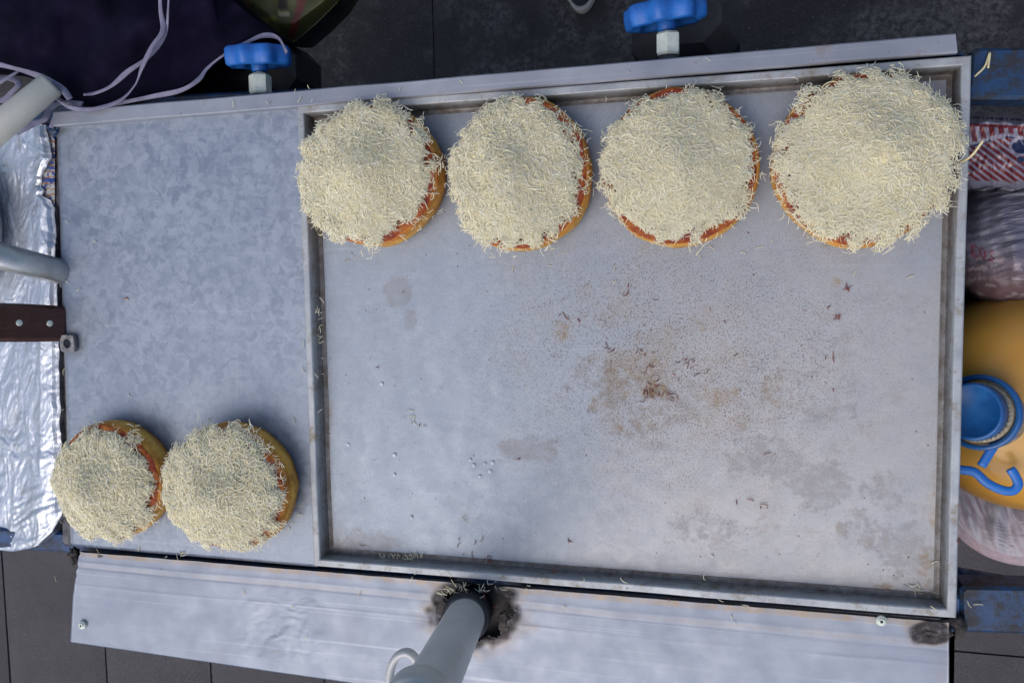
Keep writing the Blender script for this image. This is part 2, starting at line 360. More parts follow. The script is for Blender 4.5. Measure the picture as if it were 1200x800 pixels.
# galvanised worktop sheet
nu, nv = 90, 150; V = []; wear_tone = []
def sheet_px(u_, v_):
    t = (65 + 286 * u_, 145.5 - 23.5 * u_ - 5 * math.sin(math.pi * u_) * .5); bt = (81 + 291 * u_, 639 + 25 * u_)
    l = 65 + 16 * v_; 
    return t[0] * (1 - v_) + bt[0] * v_, t[1] * (1 - v_) + bt[1] * v_
for j in range(nv):
    for i in range(nu):
        u_, v_ = i / (nu - 1), j / (nv - 1); px, py = sheet_px(u_, v_)
        p = W(px, py, -.0085); z = .0012 * fbm(p.x, p.y, 6, 3, 3.1)
        if i == 0: z -= .0015
        p.z += z; V.append(p)
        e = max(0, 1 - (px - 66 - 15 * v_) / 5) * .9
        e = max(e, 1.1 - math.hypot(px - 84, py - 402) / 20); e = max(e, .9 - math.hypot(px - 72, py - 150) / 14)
        wear_tone.append((0, 0, max(0, min(1, e)), 1))
Fc = grid_faces(nu, nv); ring = [i for i in range(nu)] + [j * nu + nu - 1 for j in range(1, nv)] + [(nv - 1) * nu + i for i in range(nu - 2, -1, -1)] + [j * nu for j in range(nv - 2, 0, -1)]
b0 = len(V); V += [V[k] - Vector((0, 0, .004)) for k in ring]; wear_tone += [(0, 0, .8, 1)] * len(ring)
Fc += [(ring[k], b0 + (k), b0 + (k + 1) % len(ring), ring[(k + 1) % len(ring)]) for k in range(len(ring))]
obj('worktop_sheet', V, Fc, GALV, cart, attrs={'wear_tone': wear_tone})
# under-frame and body
px_poly_bar((-120, 622), (1128, 712), .026, -.032, .03, BLUE, 'frame_tube')
px_poly_bar((-120, 140), (1135, 88), .030, -.032, .03, DBLUE, 'frame_tube')
px_poly_bar((1126, 714), (1420, 722), .044, -.030, .035, DBLUE, 'frame_tube')
px_poly_bar((1136, 86), (1420, 84), .044, -.030, .035, DBLUE, 'frame_tube')
px_poly_bar((1120, 676), (1420, 730), .016, -.075, .012, BLUE, 'frame_tube')
px_poly_bar((66, 150), (78, 640), .016, -.0255, .02, DSTEEL, 'frame_tube')
px_poly_bar((-75, 150), (-70, 640), .025, -.034, .03, BLUE, 'frame_tube')
px_poly_bar((356, 150), (366, 650), .018, -.033, .02, DBLUE, 'frame_tube')
px_poly_bar((1395, 110), (1395, 700), .03, -.034, .03, DBLUE, 'frame_tube')
A, B = W(-75, 640, -.07), W(1108, 700, -.07); T_ = W(-75, 155, -.07); T2 = W(1115, 105, -.07)
y0, y1, x0b, x1b = max(A.y, B.y) , T_.y, A.x, B.x
hz = .46; zc = TZ - .07 - hz / 2
for nm, c_, s_ in (('side_panel', ((x0b + x1b) / 2, y0, zc), (x1b - x0b, .012, hz)), ('side_panel', ((x0b + x1b) / 2, y1, zc), (x1b - x0b, .012, hz)),
                   ('side_panel', (x0b, (y0 + y1) / 2, zc), (.012, y1 - y0 - .02, hz)), ('side_panel', (x1b, (y0 + y1) / 2, zc), (.012, y1 - y0 - .02, hz))):
    obj(nm, *box(c_, s_, .003), BLUE, cart, smooth=False)
obj('deck_panel', *box(((x0b + x1b) / 2, (y0 + y1) / 2, TZ - .072), (x1b - x0b - .02, y1 - y0 - .02, .004)), DSTEEL, cart, smooth=False)
obj('bottom_panel', *box(((x0b + x1b) / 2, (y0 + y1) / 2, TZ - .07 - hz - .012), (x1b - x0b, y1 - y0, .02), .003), BLUE, cart, smooth=False)
for sx in (x0b + .05, x1b - .05):
    for sy in (y0 + .05, y1 - .05):
        obj('leg', *box((sx, sy, (TZ - .07 - hz - .022) / 2), (.04, .04, TZ - .07 - hz - .023), .004), BLUE, cart, smooth=False)
# back rail, a folded aluminium angle
def ribbon_bar(top, bot, h0, th, n, nm, mat, parent=cart, wob=.0004):
    V = []
    for k in range(n):
        t = k / (n - 1); pa = W(top[0][0] + (top[1][0] - top[0][0]) * t, top[0][1] + (top[1][1] - top[0][1]) * t, h0)
        pb = W(bot[0][0] + (bot[1][0] - bot[0][0]) * t, bot[0][1] + (bot[1][1] - bot[0][1]) * t, h0)
        dz = wob * mn.noise(Vector((t * 9, 2, 1))); dy = wob * 1.2 * mn.noise(Vector((t * 14, 5, 1)))
        for q, zz, e in ((pa, -th, 0), (pa, -.0012, 0), (pa, 0, -.0012), (pb, 0, .0012), (pb, -.0012, 0), (pb, -th, 0)):
            V.append((q.x, q.y + e + dy, q.z + zz + dz))
    Fc = [(k * 6 + i, (k + 1) * 6 + i, (k + 1) * 6 + (i + 1) % 6, k * 6 + (i + 1) % 6) for k in range(n - 1) for i in range(6)]
    Fc = [tuple(reversed(f)) for f in Fc] + [(0, 1, 2, 3, 4, 5), tuple((n - 1) * 6 + i for i in (5, 4, 3, 2, 1, 0))]
    return obj(nm, V, Fc, mat, parent, smooth=False)
ribbon_bar(((62, 131), (1120, 39)), ((62, 148), (1122, 62)), .004, .02, 60, 'back_rail', RAIL)
px_poly_bar((340, 121), (1132, 66), .008, -.001, .006, BLUE, 'trim_strip')
# front apron
nu, nv = 360, 100
HC = (556, 716)
def apron_px(u_, v_):
    t = (88 + 1024 * u_, 646 + 83 * u_); bt = (83 + 1029 * u_, 752 + 150 * u_)
    return t[0] * (1 - v_) + bt[0] * v_, t[1] * (1 - v_) + bt[1] * v_
V = []; PX = []; wear_tone = []
HA = -.013
for j in range(nv):
    for i in range(nu):
        u_, v_ = i / (nu - 1), j / (nv - 1); px, py = apron_px(u_, v_)
        if u_ < .012 and v_ < .5: px += (8 * (1 - u_ / .012)) * max(0, .5 - v_) * 1.4 * (1 + .5 * mn.noise(Vector((v_ * 20, 0, 3))))
        p = W(px, py, HA); x, y = p.x, p.y
        vm = v_ + .02 * mn.noise(Vector((u_ * 5, 1, 8)))
        z = .0009 * fbm(x, y, 4, 2, 1.2) + .0010 * abs(mn.noise(Vector((x * 7 + y * 4, y * 12 - x * 3, 2)))) + .0004 * abs(mn.noise(Vector((x * 22, y * 26, 7))))
        k1 = .0008 * (1 - u_ * .5); z += k1 * .8 * math.exp(-abs(vm - .11 - .02 * u_) / .018) - k1 * .9 * math.exp(-abs(vm - .165 - .02 * u_) / .010)
        z += .0007 * math.exp(-abs(vm - .36 + .07 * u_) / .010) * (.5 + mn.noise(Vector((u_ * 7, 2, 1))))
        z += .0012 * mn.noise(Vector((u_ * 40, v_ * 2, 5))) * max(0, 1 - v_ / .16)       # dented upper edge
        d = math.hypot((px - 335) / 48, (py - 738) / 42)
        if d < 1.3:
            k = max(0, 1 - (d / 1.3) ** 2)
            q_ = Vector((x * 24, y * 17, 0)) + Vector((1, 1, 0)) * mn.noise(Vector((x * 30, y * 30, 4))); z += k ** .6 * (.0020 * abs(mn.noise(q_)) + .0012 * abs(mn.noise(q_ * 2.3 + Vector((2, 0, 0)))) + .0007 * abs(mn.noise(q_ * 5.3)) - .0006)
        d2 = math.hypot((px - HC[0]) / 55, (py - HC[1]) / 45) + .16 * mn.noise(Vector((x * 90, y * 90, 1)))
        if d2 < 1.5: z += .004 * max(0, 1.5 - d2) * (1 if d2 > .8 else 0) * (.5 + mn.noise(Vector((x * 60, y * 60, 9))))
        p.z += z; V.append(p); PX.append((px, py, d2))
        so_ = max(0, min(1, (1.04 - d2) * 7))
        dc = math.hypot((px - 1092) / 30, (py - 741) / 16) + .35 * mn.noise(Vector((x * 70, y * 70, 4)))
        so_ = max(so_, min(1, max(0, (1.0 - dc) * 5)))
        dl = math.hypot((px - 84) / 10, (py - 652) / 12); so_ = max(so_, max(0, 1.1 - dl))
        dh = math.hypot(px - 117, py - 651); so_ = max(so_, 1 if dh < 2.6 else 0)
        br = max(max(0, 1.35 - d2) * 1.6, max(0, 1.35 - dc) * 1.6, max(0, 1 - math.hypot((px - 612) / 26, (py - 735) / 12)) * .8, .8 if v_ < .05 else 0, max(0, 1 - abs(v_ - .15) * 30) * .4)
        if px > 1095: br = max(br, .2)
        wear_tone.append((min(1, br), 0, so_, 1))
def keep(i, j):
    return PX[j * nu + i][2] > .74
Fc = grid_faces(nu, nv, keep)
ring = [i for i in range(nu)] + [j * nu + nu - 1 for j in range(1, nv)] + [(nv - 1) * nu + i for i in range(nu - 2, -1, -1)] + [j * nu for j in range(nv - 2, 0, -1)]
b0 = len(V); V += [V[k] - Vector((0, 0, .006)) for k in ring]; wear_tone += [(0.1, 0, 0, 1)] * len(ring)
Fc += [(ring[k], b0 + k, b0 + (k + 1) % len(ring), ring[(k + 1) % len(ring)]) for k in range(len(ring)) if k > nu * .52 or k < nu * .40 or True]
apron = obj('apron_panel', V, Fc, SHEET, cart, attrs={'wear_tone': wear_tone})
px_poly_bar((1116, 735), (1114, 910), .005, -.016, .02, BLUE, 'edge_strip')
def screw(px, py, rr, hole=False):
    c = W(px, py, HA + .0035)
    prof = [(rr * 1.0, -.003), (rr * 1.0, 0), (rr * .9, .0008), (rr * .62, .0009), (rr * .55, .0022), (rr * .30, .0026), (rr * .26, .0006 if hole else .0012), (0.0001, .0006 if hole else .001)]
    s = obj('screw', *lathe(c, prof, 24), ZINC, apron)
    obj('screw_socket', *lathe(c + Vector((0, 0, .0012)), [(rr * .25, -.001), (rr * .25, .0005 + .0003), (.0001, .0008)], 12), BLACK, cart)
screw(96, 732, .0052); screw(1033, 727, .0050, True)
# sleeve and welds
pA, pB = W(545, 724, .015), W(468, 880, .36); ax = (pB - pA).normalized()
def along(t): return pA + ax * t
PR = .0202
obj('pole_sleeve', *tube([along(-.11), along(-.05), along(0.0), along(.001)], [PR * 1.22, PR * 1.22, PR * 1.22, PR * 1.16], 40), BLACK, cart)
def blob(nm, px, py, h, rx, ry, rz, mat, parent, seed, amp=.35, n=28, m_=18):
    c = W(px, py, h); V = []
    for j in range(m_):
        ph = math.pi * (j + .5) / m_ - math.pi / 2
        for i in range(n):
            th = 2 * math.pi * i / n; d = Vector((math.cos(th) * math.cos(ph), math.sin(th) * math.cos(ph), math.sin(ph)))
            k = 1 + amp * mn.fractal(d * 2.2 + Vector((seed, 0, seed)), 1, 2, 4)
            V.append((c.x + d.x * rx * k, c.y + d.y * ry * k, c.z + d.z * rz * k))
    Fc = [(j * n + i, j * n + (i + 1) % n, (j + 1) * n + (i + 1) % n, (j + 1) * n + i) for j in range(m_ - 1) for i in range(n)] + [tuple(range(n - 1, -1, -1)), tuple((m_ - 1) * n + i for i in range(n))]
    return obj(nm, V, Fc, mat, parent)
blob('weld_lump', 1092, 741, -.016, .017, .008, .004, SOOT, cart, 3, .35)
blob('weld_lump', 1116, 734, -.026, .011, .011, .007, SOOT, cart, 5, .35)
blob('weld_lump', 591, 731, -.0125, .006, .013, .003, SOOT, cart, 7, .3)
blob('weld_lump', 521, 712, -.014, .007, .012, .003, SOOT, cart, 8, .3)
blob('weld_lump', 87, 651, -.016, .007, .010, .006, SOOT, cart, 9, .5)
blob('weld_lump', 67, 150, -.012, .010, .010, .008, DBLUE, cart, 11, .5)
# underside of burnt hole
obj('hole_backing', *box(W(556, 712, -.035), (.13, .09, .004), .001), BLACK, cart, smooth=False)
# square nut welded to the left edge
c = W(82, 402, -.006)
def sq_nut(c, s, hole, th):
    V = []
    n = 24
    for z, kk in ((0, 0), (th, 0), (th, 1), (0, 1)):
        for i in range(n):
            a = 2 * math.pi * i / n
            if kk == 0: m_ = s / max(abs(math.cos(a)), abs(math.sin(a))) ; m_ = min(m_, s * 1.28); k_ = 1 + .05 * mn.noise(Vector((a, z * 90, 1)))
            else: m_ = hole; k_ = 1
            V.append((c.x + m_ * k_ * math.cos(a), c.y + m_ * k_ * math.sin(a), c.z + z))
    Fc = [(q * n + i, q * n + (i + 1) % n, ((q + 1) % 4) * n + (i + 1) % n, ((q + 1) % 4) * n + i) for q in range(4) for i in range(n)]
    return V, Fc
obj('square_nut', *sq_nut(c, .0098, .0055, .0045), SOOT if False else simple('greasy_steel', (.12, .12, .125), (.26, .26, .26), 160, .45, .5, bump=.8), cart, smooth=False)
# ------------------------------------------------------------------ baking tray
c1, c2 = W(348, 125), W(1120, 723)
tx0, tx1, ty0, ty1 = W(358, 400).x, W(1129, 400).x, W(744, 693).y, W(744, 95).y
tray = thing('baking_tray', ((tx0 + tx1) / 2, (ty0 + ty1) / 2, TZ - .027), 'large rectangular aluminium baking tray with stained floor holding the row of four breads', 'tray')
LIP, FL, DEP = .0074, .0036, .018
def fz(x, y): return -DEP + .0008 * fbm(x, y, 4, 2, 5)
nx, ny = 260, 200; V = []; wear_tone = []
ins = LIP + FL - .0005
blobs = [(0, 765, 455, 22, 16, .9), (0, 745, 440, 60, 30, .5), (0, 850, 465, 28, 14, .7), (0, 775, 490, 50, 22, .45), (0, 735, 455, 26, 14, .6), (0, 660, 388, 14, 14, .6), (0, 865, 500, 60, 40, .35),
         (1, 465, 340, 17, 20, 1.), (1, 480, 375, 9, 12, .9), (1, 618, 526, 42, 18, .9), (1, 640, 528, 22, 16, .7), (1, 700, 440, 50, 30, .55), (1, 900, 540, 60, 24, .8), (1, 965, 570, 45, 34, .9), (1, 885, 520, 40, 22, .6),
         (1, 1020, 600, 80, 60, .5), (1, 760, 470, 110, 60, .45), (1, 930, 460, 120, 80, .35), (0, 905, 450, 20, 14, .4), (0, 1035, 690, 16, 8, .9), (0, 1085, 665, 10, 30, .9), (0, 950, 610, 120, 60, .25), (1, 420, 640, 50, 22, .8), (1, 560, 600, 50, 26, .3),
         (1, 1000, 380, 90, 60, .25), (0, 980, 330, 10, 8, .5), (0, 1095, 600, 10, 60, .6), (0, 900, 690, 160, 8, .55), (0, 640, 668, 120, 6, .5), (0, 385, 500, 6, 90, .5), (1, 1060, 640, 40, 40, .8), (0, 820, 380, 50, 24, .4), (0, 700, 470, 20, 14, .5), (1, 820, 620, 70, 26, .5), (0, 725, 500, 12, 8, .6), (0, 905, 465, 14, 22, .5)]
for j in range(ny):
    for i in range(nx):
        x = tx0 + ins + (tx1 - tx0 - 2 * ins) * i / (nx - 1); y = ty0 + ins + (ty1 - ty0 - 2 * ins) * j / (ny - 1)
        e = min(i, nx - 1 - i, j, ny - 1 - j)
        V.append((x, y, TZ + fz(x, y))); wear_tone.append([0, 0, 0, 1])
V = np.array(V); wear_tone = np.array(wear_tone, dtype=float)
# masks are laid out on the tray floor where the stains lie
dw = V - np.array([0, 0, TZ + CH]); cam_pts = dw @ R; PXF = np.stack([600 + F * cam_pts[:, 0] / cam_pts[:, 2], 400 + F * cam_pts[:, 1] / cam_pts[:, 2]], 1)
for ch, bx_, by_, rx, ry, s_ in blobs:
    d = np.sqrt(((PXF[:, 0] - bx_) / rx) ** 2 + ((PXF[:, 1] - by_) / ry) ** 2)
    wear_tone[:, ch] = np.maximum(wear_tone[:, ch], s_ * np.clip(1.35 - d, 0, 1))
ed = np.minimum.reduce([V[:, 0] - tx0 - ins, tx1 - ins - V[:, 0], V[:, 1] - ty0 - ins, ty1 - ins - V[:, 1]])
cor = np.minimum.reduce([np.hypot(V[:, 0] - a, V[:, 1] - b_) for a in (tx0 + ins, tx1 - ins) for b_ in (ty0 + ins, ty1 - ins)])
wear_tone[:, 2] = np.clip(.8 - ed / .006, 0, .8) + np.clip(1 - cor / .05, 0, 1) * .55  # darker along every floor edge, with grime in the corners
wear_tone[:, 2] = np.maximum(wear_tone[:, 2], np.clip(1 - (ty1 - ins - V[:, 1]) / .02, 0, 1) * .4)  # darker strip along the back edge
wear_tone = np.clip(wear_tone, 0, 1)
PAN2 = PAN
# pit density mask as its own attribute
pit = np.clip(1.25 - np.sqrt(((PXF[:, 0] - 800) / 230) ** 2 + ((PXF[:, 1] - 410) / 170) ** 2), 0, 1) * .9 + .10
haze = np.clip((PXF[:, 0] - 560) / 330, 0, .85) * np.clip((PXF[:, 1] - 170) / 200, .35, 1)
obj('pan_floor', V, grid_faces(nx, ny), PAN, tray, attrs={'wear_tone': wear_tone, 'pits': np.stack([pit, haze, pit], 1)})
for p in bpy.data.objects['pan_floor'].data.polygons: pass
prof = [(.0, -.012), (-.0003, -.0010), (.0004, -.0002), (.0012, .0000), (.0062, .0000), (.0070, -.0004), (.0076, -.0014), (LIP + FL * .55, -.0105), (LIP + FL * .9, -.0165), (LIP + FL + .0015, -DEP + .0006), (LIP + FL + .004, -DEP + .0006)]
def side_wall(a, b_, inn):
    n = 70; V = []; we = []; a = Vector(a); b_ = Vector(b_); d = (b_ - a).normalized(); inn = Vector(inn); L = (b_ - a).length
    for k in range(n):
        t = k / (n - 1)
        for q, (o_, z) in enumerate(prof):
            s0 = o_ + (L - 2 * o_) * t; wob = .0007 * mn.noise(Vector((s0 * 9, a.x * 7, a.y * 5))) * (1 if 0 < k < n - 1 else 0)
            P = a + d * s0 + inn * (o_ + wob); V.append((P.x, P.y, TZ + z + .0005 * mn.noise(Vector((s0 * 12, a.x, 3 + a.y)))))
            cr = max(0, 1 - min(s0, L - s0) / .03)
            we.append((0, 0, min(1, (.85 if z < -.004 and o_ > .004 else .0) * (.6 + .5 * (-z / DEP)) + cr * .3), 1))  # inner faces darker, more so towards the floor and corners
    m_ = len(prof); Fc = [(k * m_ + i, (k + 1) * m_ + i, (k + 1) * m_ + i + 1, k * m_ + i + 1) for k in range(n - 1) for i in range(m_ - 1)]
    return obj('side_wall', V, Fc, RIM, tray, smooth=False, attrs={'wear_tone': we})
side_wall((tx0, ty0, 0), (tx1, ty0, 0), (0, 1, 0)); side_wall((tx1, ty0, 0), (tx1, ty1, 0), (-1, 0, 0))
side_wall((tx1, ty1, 0), (tx0, ty1, 0), (0, -1, 0)); side_wall((tx0, ty1, 0), (tx0, ty0, 0), (1, 0, 0))
# ------------------------------------------------------------------ cheese strands
def strands(C, yaw, pitch, L, rad, curv, tone, K=4):
    """C Nx3 centres; curved triangular-section strands"""
    N = len(C); s = np.linspace(-.5, .5, K)
    V = np.zeros((N, K, 3, 3))
    T = np.stack([np.cos(yaw) * np.cos(pitch), np.sin(yaw) * np.cos(pitch), np.sin(pitch)], 1)
    B_ = np.stack([-np.sin(yaw), np.cos(yaw), np.zeros(N)], 1); U = np.cross(T, B_); U[U[:, 2] < 0] *= -1
    cz = rng.normal(0, .5, N) * curv
    for k in range(K):
        off = (s[k] ** 2 - .12)
        P = C + T * (L * s[k])[:, None] + B_ * (L * curv * off)[:, None] + U * (L * cz * off)[:, None]
        rk = rad * (1 if 0 < k < K - 1 else .7)
        for q in range(3):
            a = 2 * math.pi * q / 3
            V[:, k, q] = P + (B_ * math.cos(a) + U * math.sin(a)) * rk[:, None]
    V = V.reshape(-1, 3); base = (np.arange(N) * K * 3)[:, None]; fs = []
    for k in range(K - 1):
        for q in range(3):
            q2 = (q + 1) % 3; fs.append([k * 3 + q, k * 3 + q2, (k + 1) * 3 + q2, (k + 1) * 3 + q])
    Fq = (base[:, None, :] + np.array(fs)[None]).reshape(-1, 4)
    return V, Fq, np.repeat(tone, K * 3)
def quads_obj(name, V, Fq, mat, parent, tone, kind='stuff', smooth=True):
    org = np.array(wloc(parent)) if parent is not None else np.array([V[:, 0].mean(), V[:, 1].mean(), V[:, 2].min()])
    me = bpy.data.meshes.new(name); n = len(Fq); me.vertices.add(len(V)); me.loops.add(n * 4); me.polygons.add(n)
    me.vertices.foreach_set('co', (V - org).astype(np.float32).ravel()); me.loops.foreach_set('vertex_index', Fq.astype(np.int32).ravel())
    me.polygons.foreach_set('loop_start', np.arange(n, dtype=np.int32) * 4); me.polygons.foreach_set('loop_total', np.full(n, 4, dtype=np.int32))
    me.polygons.foreach_set('use_smooth', [smooth] * n)
    me.materials.append(mat); me.update(calc_edges=True)
    ca = me.color_attributes.new('tone', 'FLOAT_COLOR', 'POINT'); c = np.ones((len(V), 4), np.float32); c[:, :3] = tone[:, None]; ca.data.foreach_set('color', c.ravel())
    o = bpy.data.objects.new(name, me); COL.objects.link(o)
    if parent is not None: o.parent = parent
    else: o.location = org
    if kind: o['kind'] = kind
    return o
# ------------------------------------------------------------------ the six breads
def bread(cx, cy, rx, ry, base_h, bh, mh, shift, cr, seed, label, N=13000):
    top_h = base_h + bh; c = W(cx, cy, top_h)
    Rx = (W(cx + rx, cy, top_h) - W(cx - rx, cy, top_h)).length / 2; Ry = (W(cx, cy + ry, top_h) - W(cx, cy - ry, top_h)).length / 2
    print('bread', seed, round(Rx, 4), round(Ry, 4))
    root = thing('cheese_bread', (c.x, c.y, TZ + base_h), label, 'bread', 'round breads heaped with grated cheese')
    rn = lambda th, k=3.0, s=0.: mn.noise(Vector((math.cos(th) * k, math.sin(th) * k, seed * 3.1 + s)))
    n = 96
    pf = [(.02, 0), (.88, 0), (.955, .04), (.985, .14), (.985, .22), (1.0, .36), (1.01, .5), (1.005, .60), (.998, .68), (1.0, .76), (.992, .88), (.97, .96), (.93, 1.0), (.86, 1.01), (.6, 1.0), (.02, 1.0)]
    V = []
    for r_, z_ in pf:
        for k in range(n):
            th = 2 * math.pi * k / n; q = r_ * (1 + .040 * rn(th, 1.2) + .016 * rn(th, 5))
            if .05 < z_ < .97: q *= 1 + .022 * mn.noise(Vector((math.cos(th) * 2.5, math.sin(th) * 2.5 + seed, z_ * 6))) + (.014 * math.sin(z_ * 26) if seed == 6 else 0)
            V.append((c.x + Rx * q * math.cos(th), c.y + Ry * q * math.sin(th), TZ + base_h + bh * z_ + (.0012 * mn.noise(Vector((th * 2, r_ * 4, seed))) if z_ > .1 else 0)))
    m_ = len(pf); Fc = [(j * n + i, j * n + (i + 1) % n, (j + 1) * n + (i + 1) % n, (j + 1) * n + i) for j in range(m_ - 1) for i in range(n)] + [tuple(range(n - 1, -1, -1)), tuple((m_ - 1) * n + i for i in range(n))]
    obj('bread_base', V, Fc, BREAD, root)
    # baked glaze disc
    V = []; rings = [.02, .3, .55, .7, .8, .88, .93, .965]
    for r_ in rings:
        for k in range(n):
            th = 2 * math.pi * k / n; q = r_ * (1 + (.040 * rn(th, 1.2) + .016 * rn(th, 5))) + (.035 * rn(th, 4, 7) if r_ > .9 else 0)
            drop = -.0024 if r_ > .95 else 0
            V.append((c.x + Rx * q * math.cos(th), c.y + Ry * q * math.sin(th), TZ + top_h + .0022 + drop + .0012 * mn.noise(Vector((th * 6, r_ * 12, seed)))))
    m_ = len(rings); Fc = [(j * n + i, (j) * n + (i + 1) % n, (j + 1) * n + (i + 1) % n, (j + 1) * n + i) for j in range(m_ - 1) for i in range(n)]
    obj('tomato_glaze', V, [tuple(reversed(f)) for f in Fc], SAUCE, root)
    # cheese heap: surface function then strands
    sx, sy = shift[0] * Rx, shift[1] * Ry
    def edge(th): return cr * (1 + .09 * rn(th, 1.6, 20) + .07 * rn(th, 6, 30))
    def H(x, y):
        dx, dy = (x - c.x - sx) / Rx, (y - c.y - sy) / Ry; rr = math.hypot(dx, dy); th = math.atan2(dy, dx); e = edge(th); k = max(0, 1 - (rr / e) ** 2)
        pk_ = math.exp(-(((dx - .12 * math.sin(seed * 2.1)) / .42) ** 2 + ((dy - .10 * math.cos(seed * 1.7)) / .42) ** 2)); hh = mh * (.50 * k ** .6 + .55 * pk_) + .0012 * mn.noise(Vector((x * 60, y * 60, seed))) * min(1, k * 4) + .0052 * mn.noise(Vector((x * 24, y * 24, seed + 5))) * min(1, k * 2.0)
        if rr > e: hh -= (rr - e) * .05 * 1.0
        return TZ + top_h + .0020 + hh
    V = []; nr, na = 26, 72; tn = []
    for j in range(nr):
        for k in range(na):
            th = 2 * math.pi * k / na; rr = (j / (nr - 1)) * edge(th) * .86 + .001
            x, y = c.x + sx + rr * Rx * math.cos(th), c.y + sy + rr * Ry * math.sin(th); V.append((x, y, H(x, y) - .0009 - (.004 if j == nr - 1 else 0) + .0008 * mn.noise(Vector((x * 300, y * 300, 1)))))
            tn.append((.12, .12, .12))
    Fc = [(j * na + i, (j) * na + (i + 1) % na, (j + 1) * na + (i + 1) % na, (j + 1) * na + i) for j in range(nr - 1) for i in range(na)]
    Fc = [tuple(reversed(f)) for f in Fc]
    # strands
    N = int(N * (Rx * Ry) / .0064); P = np.zeros((N, 3)); yaw = rng.uniform(0, 2 * math.pi, N); pit = rng.normal(0, .13, N); L = np.clip(rng.lognormal(math.log(.0088), .33, N), .0035, .019)
    for k in range(N):
        th = rng.uniform(0, 2 * math.pi); rr = math.sqrt(rng.uniform(0, 1)); rim = False
        if k > N * .80: rr = 1 - rng.normal(.03, .07); rim = True
        if k > N * .965: rr = 1 + abs(rng.normal(0, .035))
        if rr > .86 and mn.noise(Vector((math.cos(th) * 5 + rr * 4, math.sin(th) * 5, seed * 1.7))) > .12: rr *= rng.uniform(.80, .95)
        rr *= edge(th); x, y = c.x + sx + rr * Rx * math.cos(th), c.y + sy + rr * Ry * math.sin(th)
        z = H(x, y); gx = (H(x + .003, y) - z) / .003; gy = (H(x, y + .003) - z) / .003
        gx, gy = max(-1.2, min(1.2, gx)), max(-1.2, min(1.2, gy))
        sl_ = gx * math.cos(yaw[k]) + gy * math.sin(yaw[k]); pit[k] += math.atan(sl_)
        lay_ = rng.uniform(-.0012, .0013) if not rim else rng.uniform(-.0012, .0012)
        P[k] = (x, y, z + lay_)
    L[int(N * .80):] *= .8
    cl_ = np.array([.5 + .5 * mn.noise(Vector((p[0] * 50, p[1] * 50, seed))) for p in P])
    tone = np.clip(rng.normal(.62, .20, N) * .8 + cl_ * .22, 0, 1)
    Vs, Fs, tv = strands(P, yaw, pit, L, np.clip(rng.normal(.00040, .00011, N), .00022, .0007), rng.normal(0, .85, N), tone, 6)
    n0 = len(V); Vall = np.concatenate([np.array(V), Vs]); Fall = np.concatenate([np.array(Fc), Fs + n0]); tall = np.concatenate([np.full(n0, .75), tv])
    quads_obj('grated_cheese', Vall, Fall, CHEESE, root, tall)
FLH = -DEP + .0012
bread(430, 205, 81, 82, FLH, .036, .026, (-.03, .01), .955, 1, 'leftmost bread in the tray, its yellow side showing at lower right')
bread(608, 203, 81, 90, FLH, .033, .024, (-.03, -.03), .94, 2, 'second bread from the left in the tray, bare orange crust at its upper right')
bread(795, 196, 92, 94, FLH, .032, .027, (-.02, .02), .93, 3, 'third bread from the left in the tray, dark red glaze ringing its cheese')
bread(1010, 188, 105, 104, FLH, .033, .026, (.03, .04), .98, 4, 'largest bread, in the right corner of the tray, thickly covered in cheese')
bread(126, 564, 60, 67, -.0085, .031, .026, (-.045, -.05), .97, 5, 'smallest bread, on the bare worktop beside the foil, dark red glaze at upper right')
bread(263, 573, 69, 72, -.0085, .036, .028, (-.05, -.02), .98, 6, 'bread on the bare worktop between the smallest bread and the tray, golden side showing')
# ------------------------------------------------------------------ crumbs
def crumb_obj(name, items, mat, label, cat, L=(.003, .009), rad=(.0003, .00052), tone=.5):
    C, h = [], []
    for px, py, hh, n, sx_, sy_ in items:
        if max(sx_, sy_) > 25: n = max(1, n // 2)
        for _ in range(n): p = W(px + rng.normal(0, sx_), py + rng.normal(0, sy_), hh); C.append((p.x, p.y, p.z + rng.uniform(.0004, .0009) + (rng.uniform(0, .003) if n > 20 else 0)))
    C = np.array(C); N = len(C)
    Vs, Fs, tv = strands(C, rng.uniform(0, 6.28, N), rng.normal(0, .06 if N else 0, N), rng.uniform(*L, N), rng.uniform(*rad, N), rng.normal(0, .7, N), np.clip(rng.normal(tone, .25, N), 0, 1), 5)
    return tag(quads_obj(name, Vs, Fs, mat, None, tv), label, cat)
fh = -DEP + .0006; wh = -.008; rh = .0006; ah = HA + .002
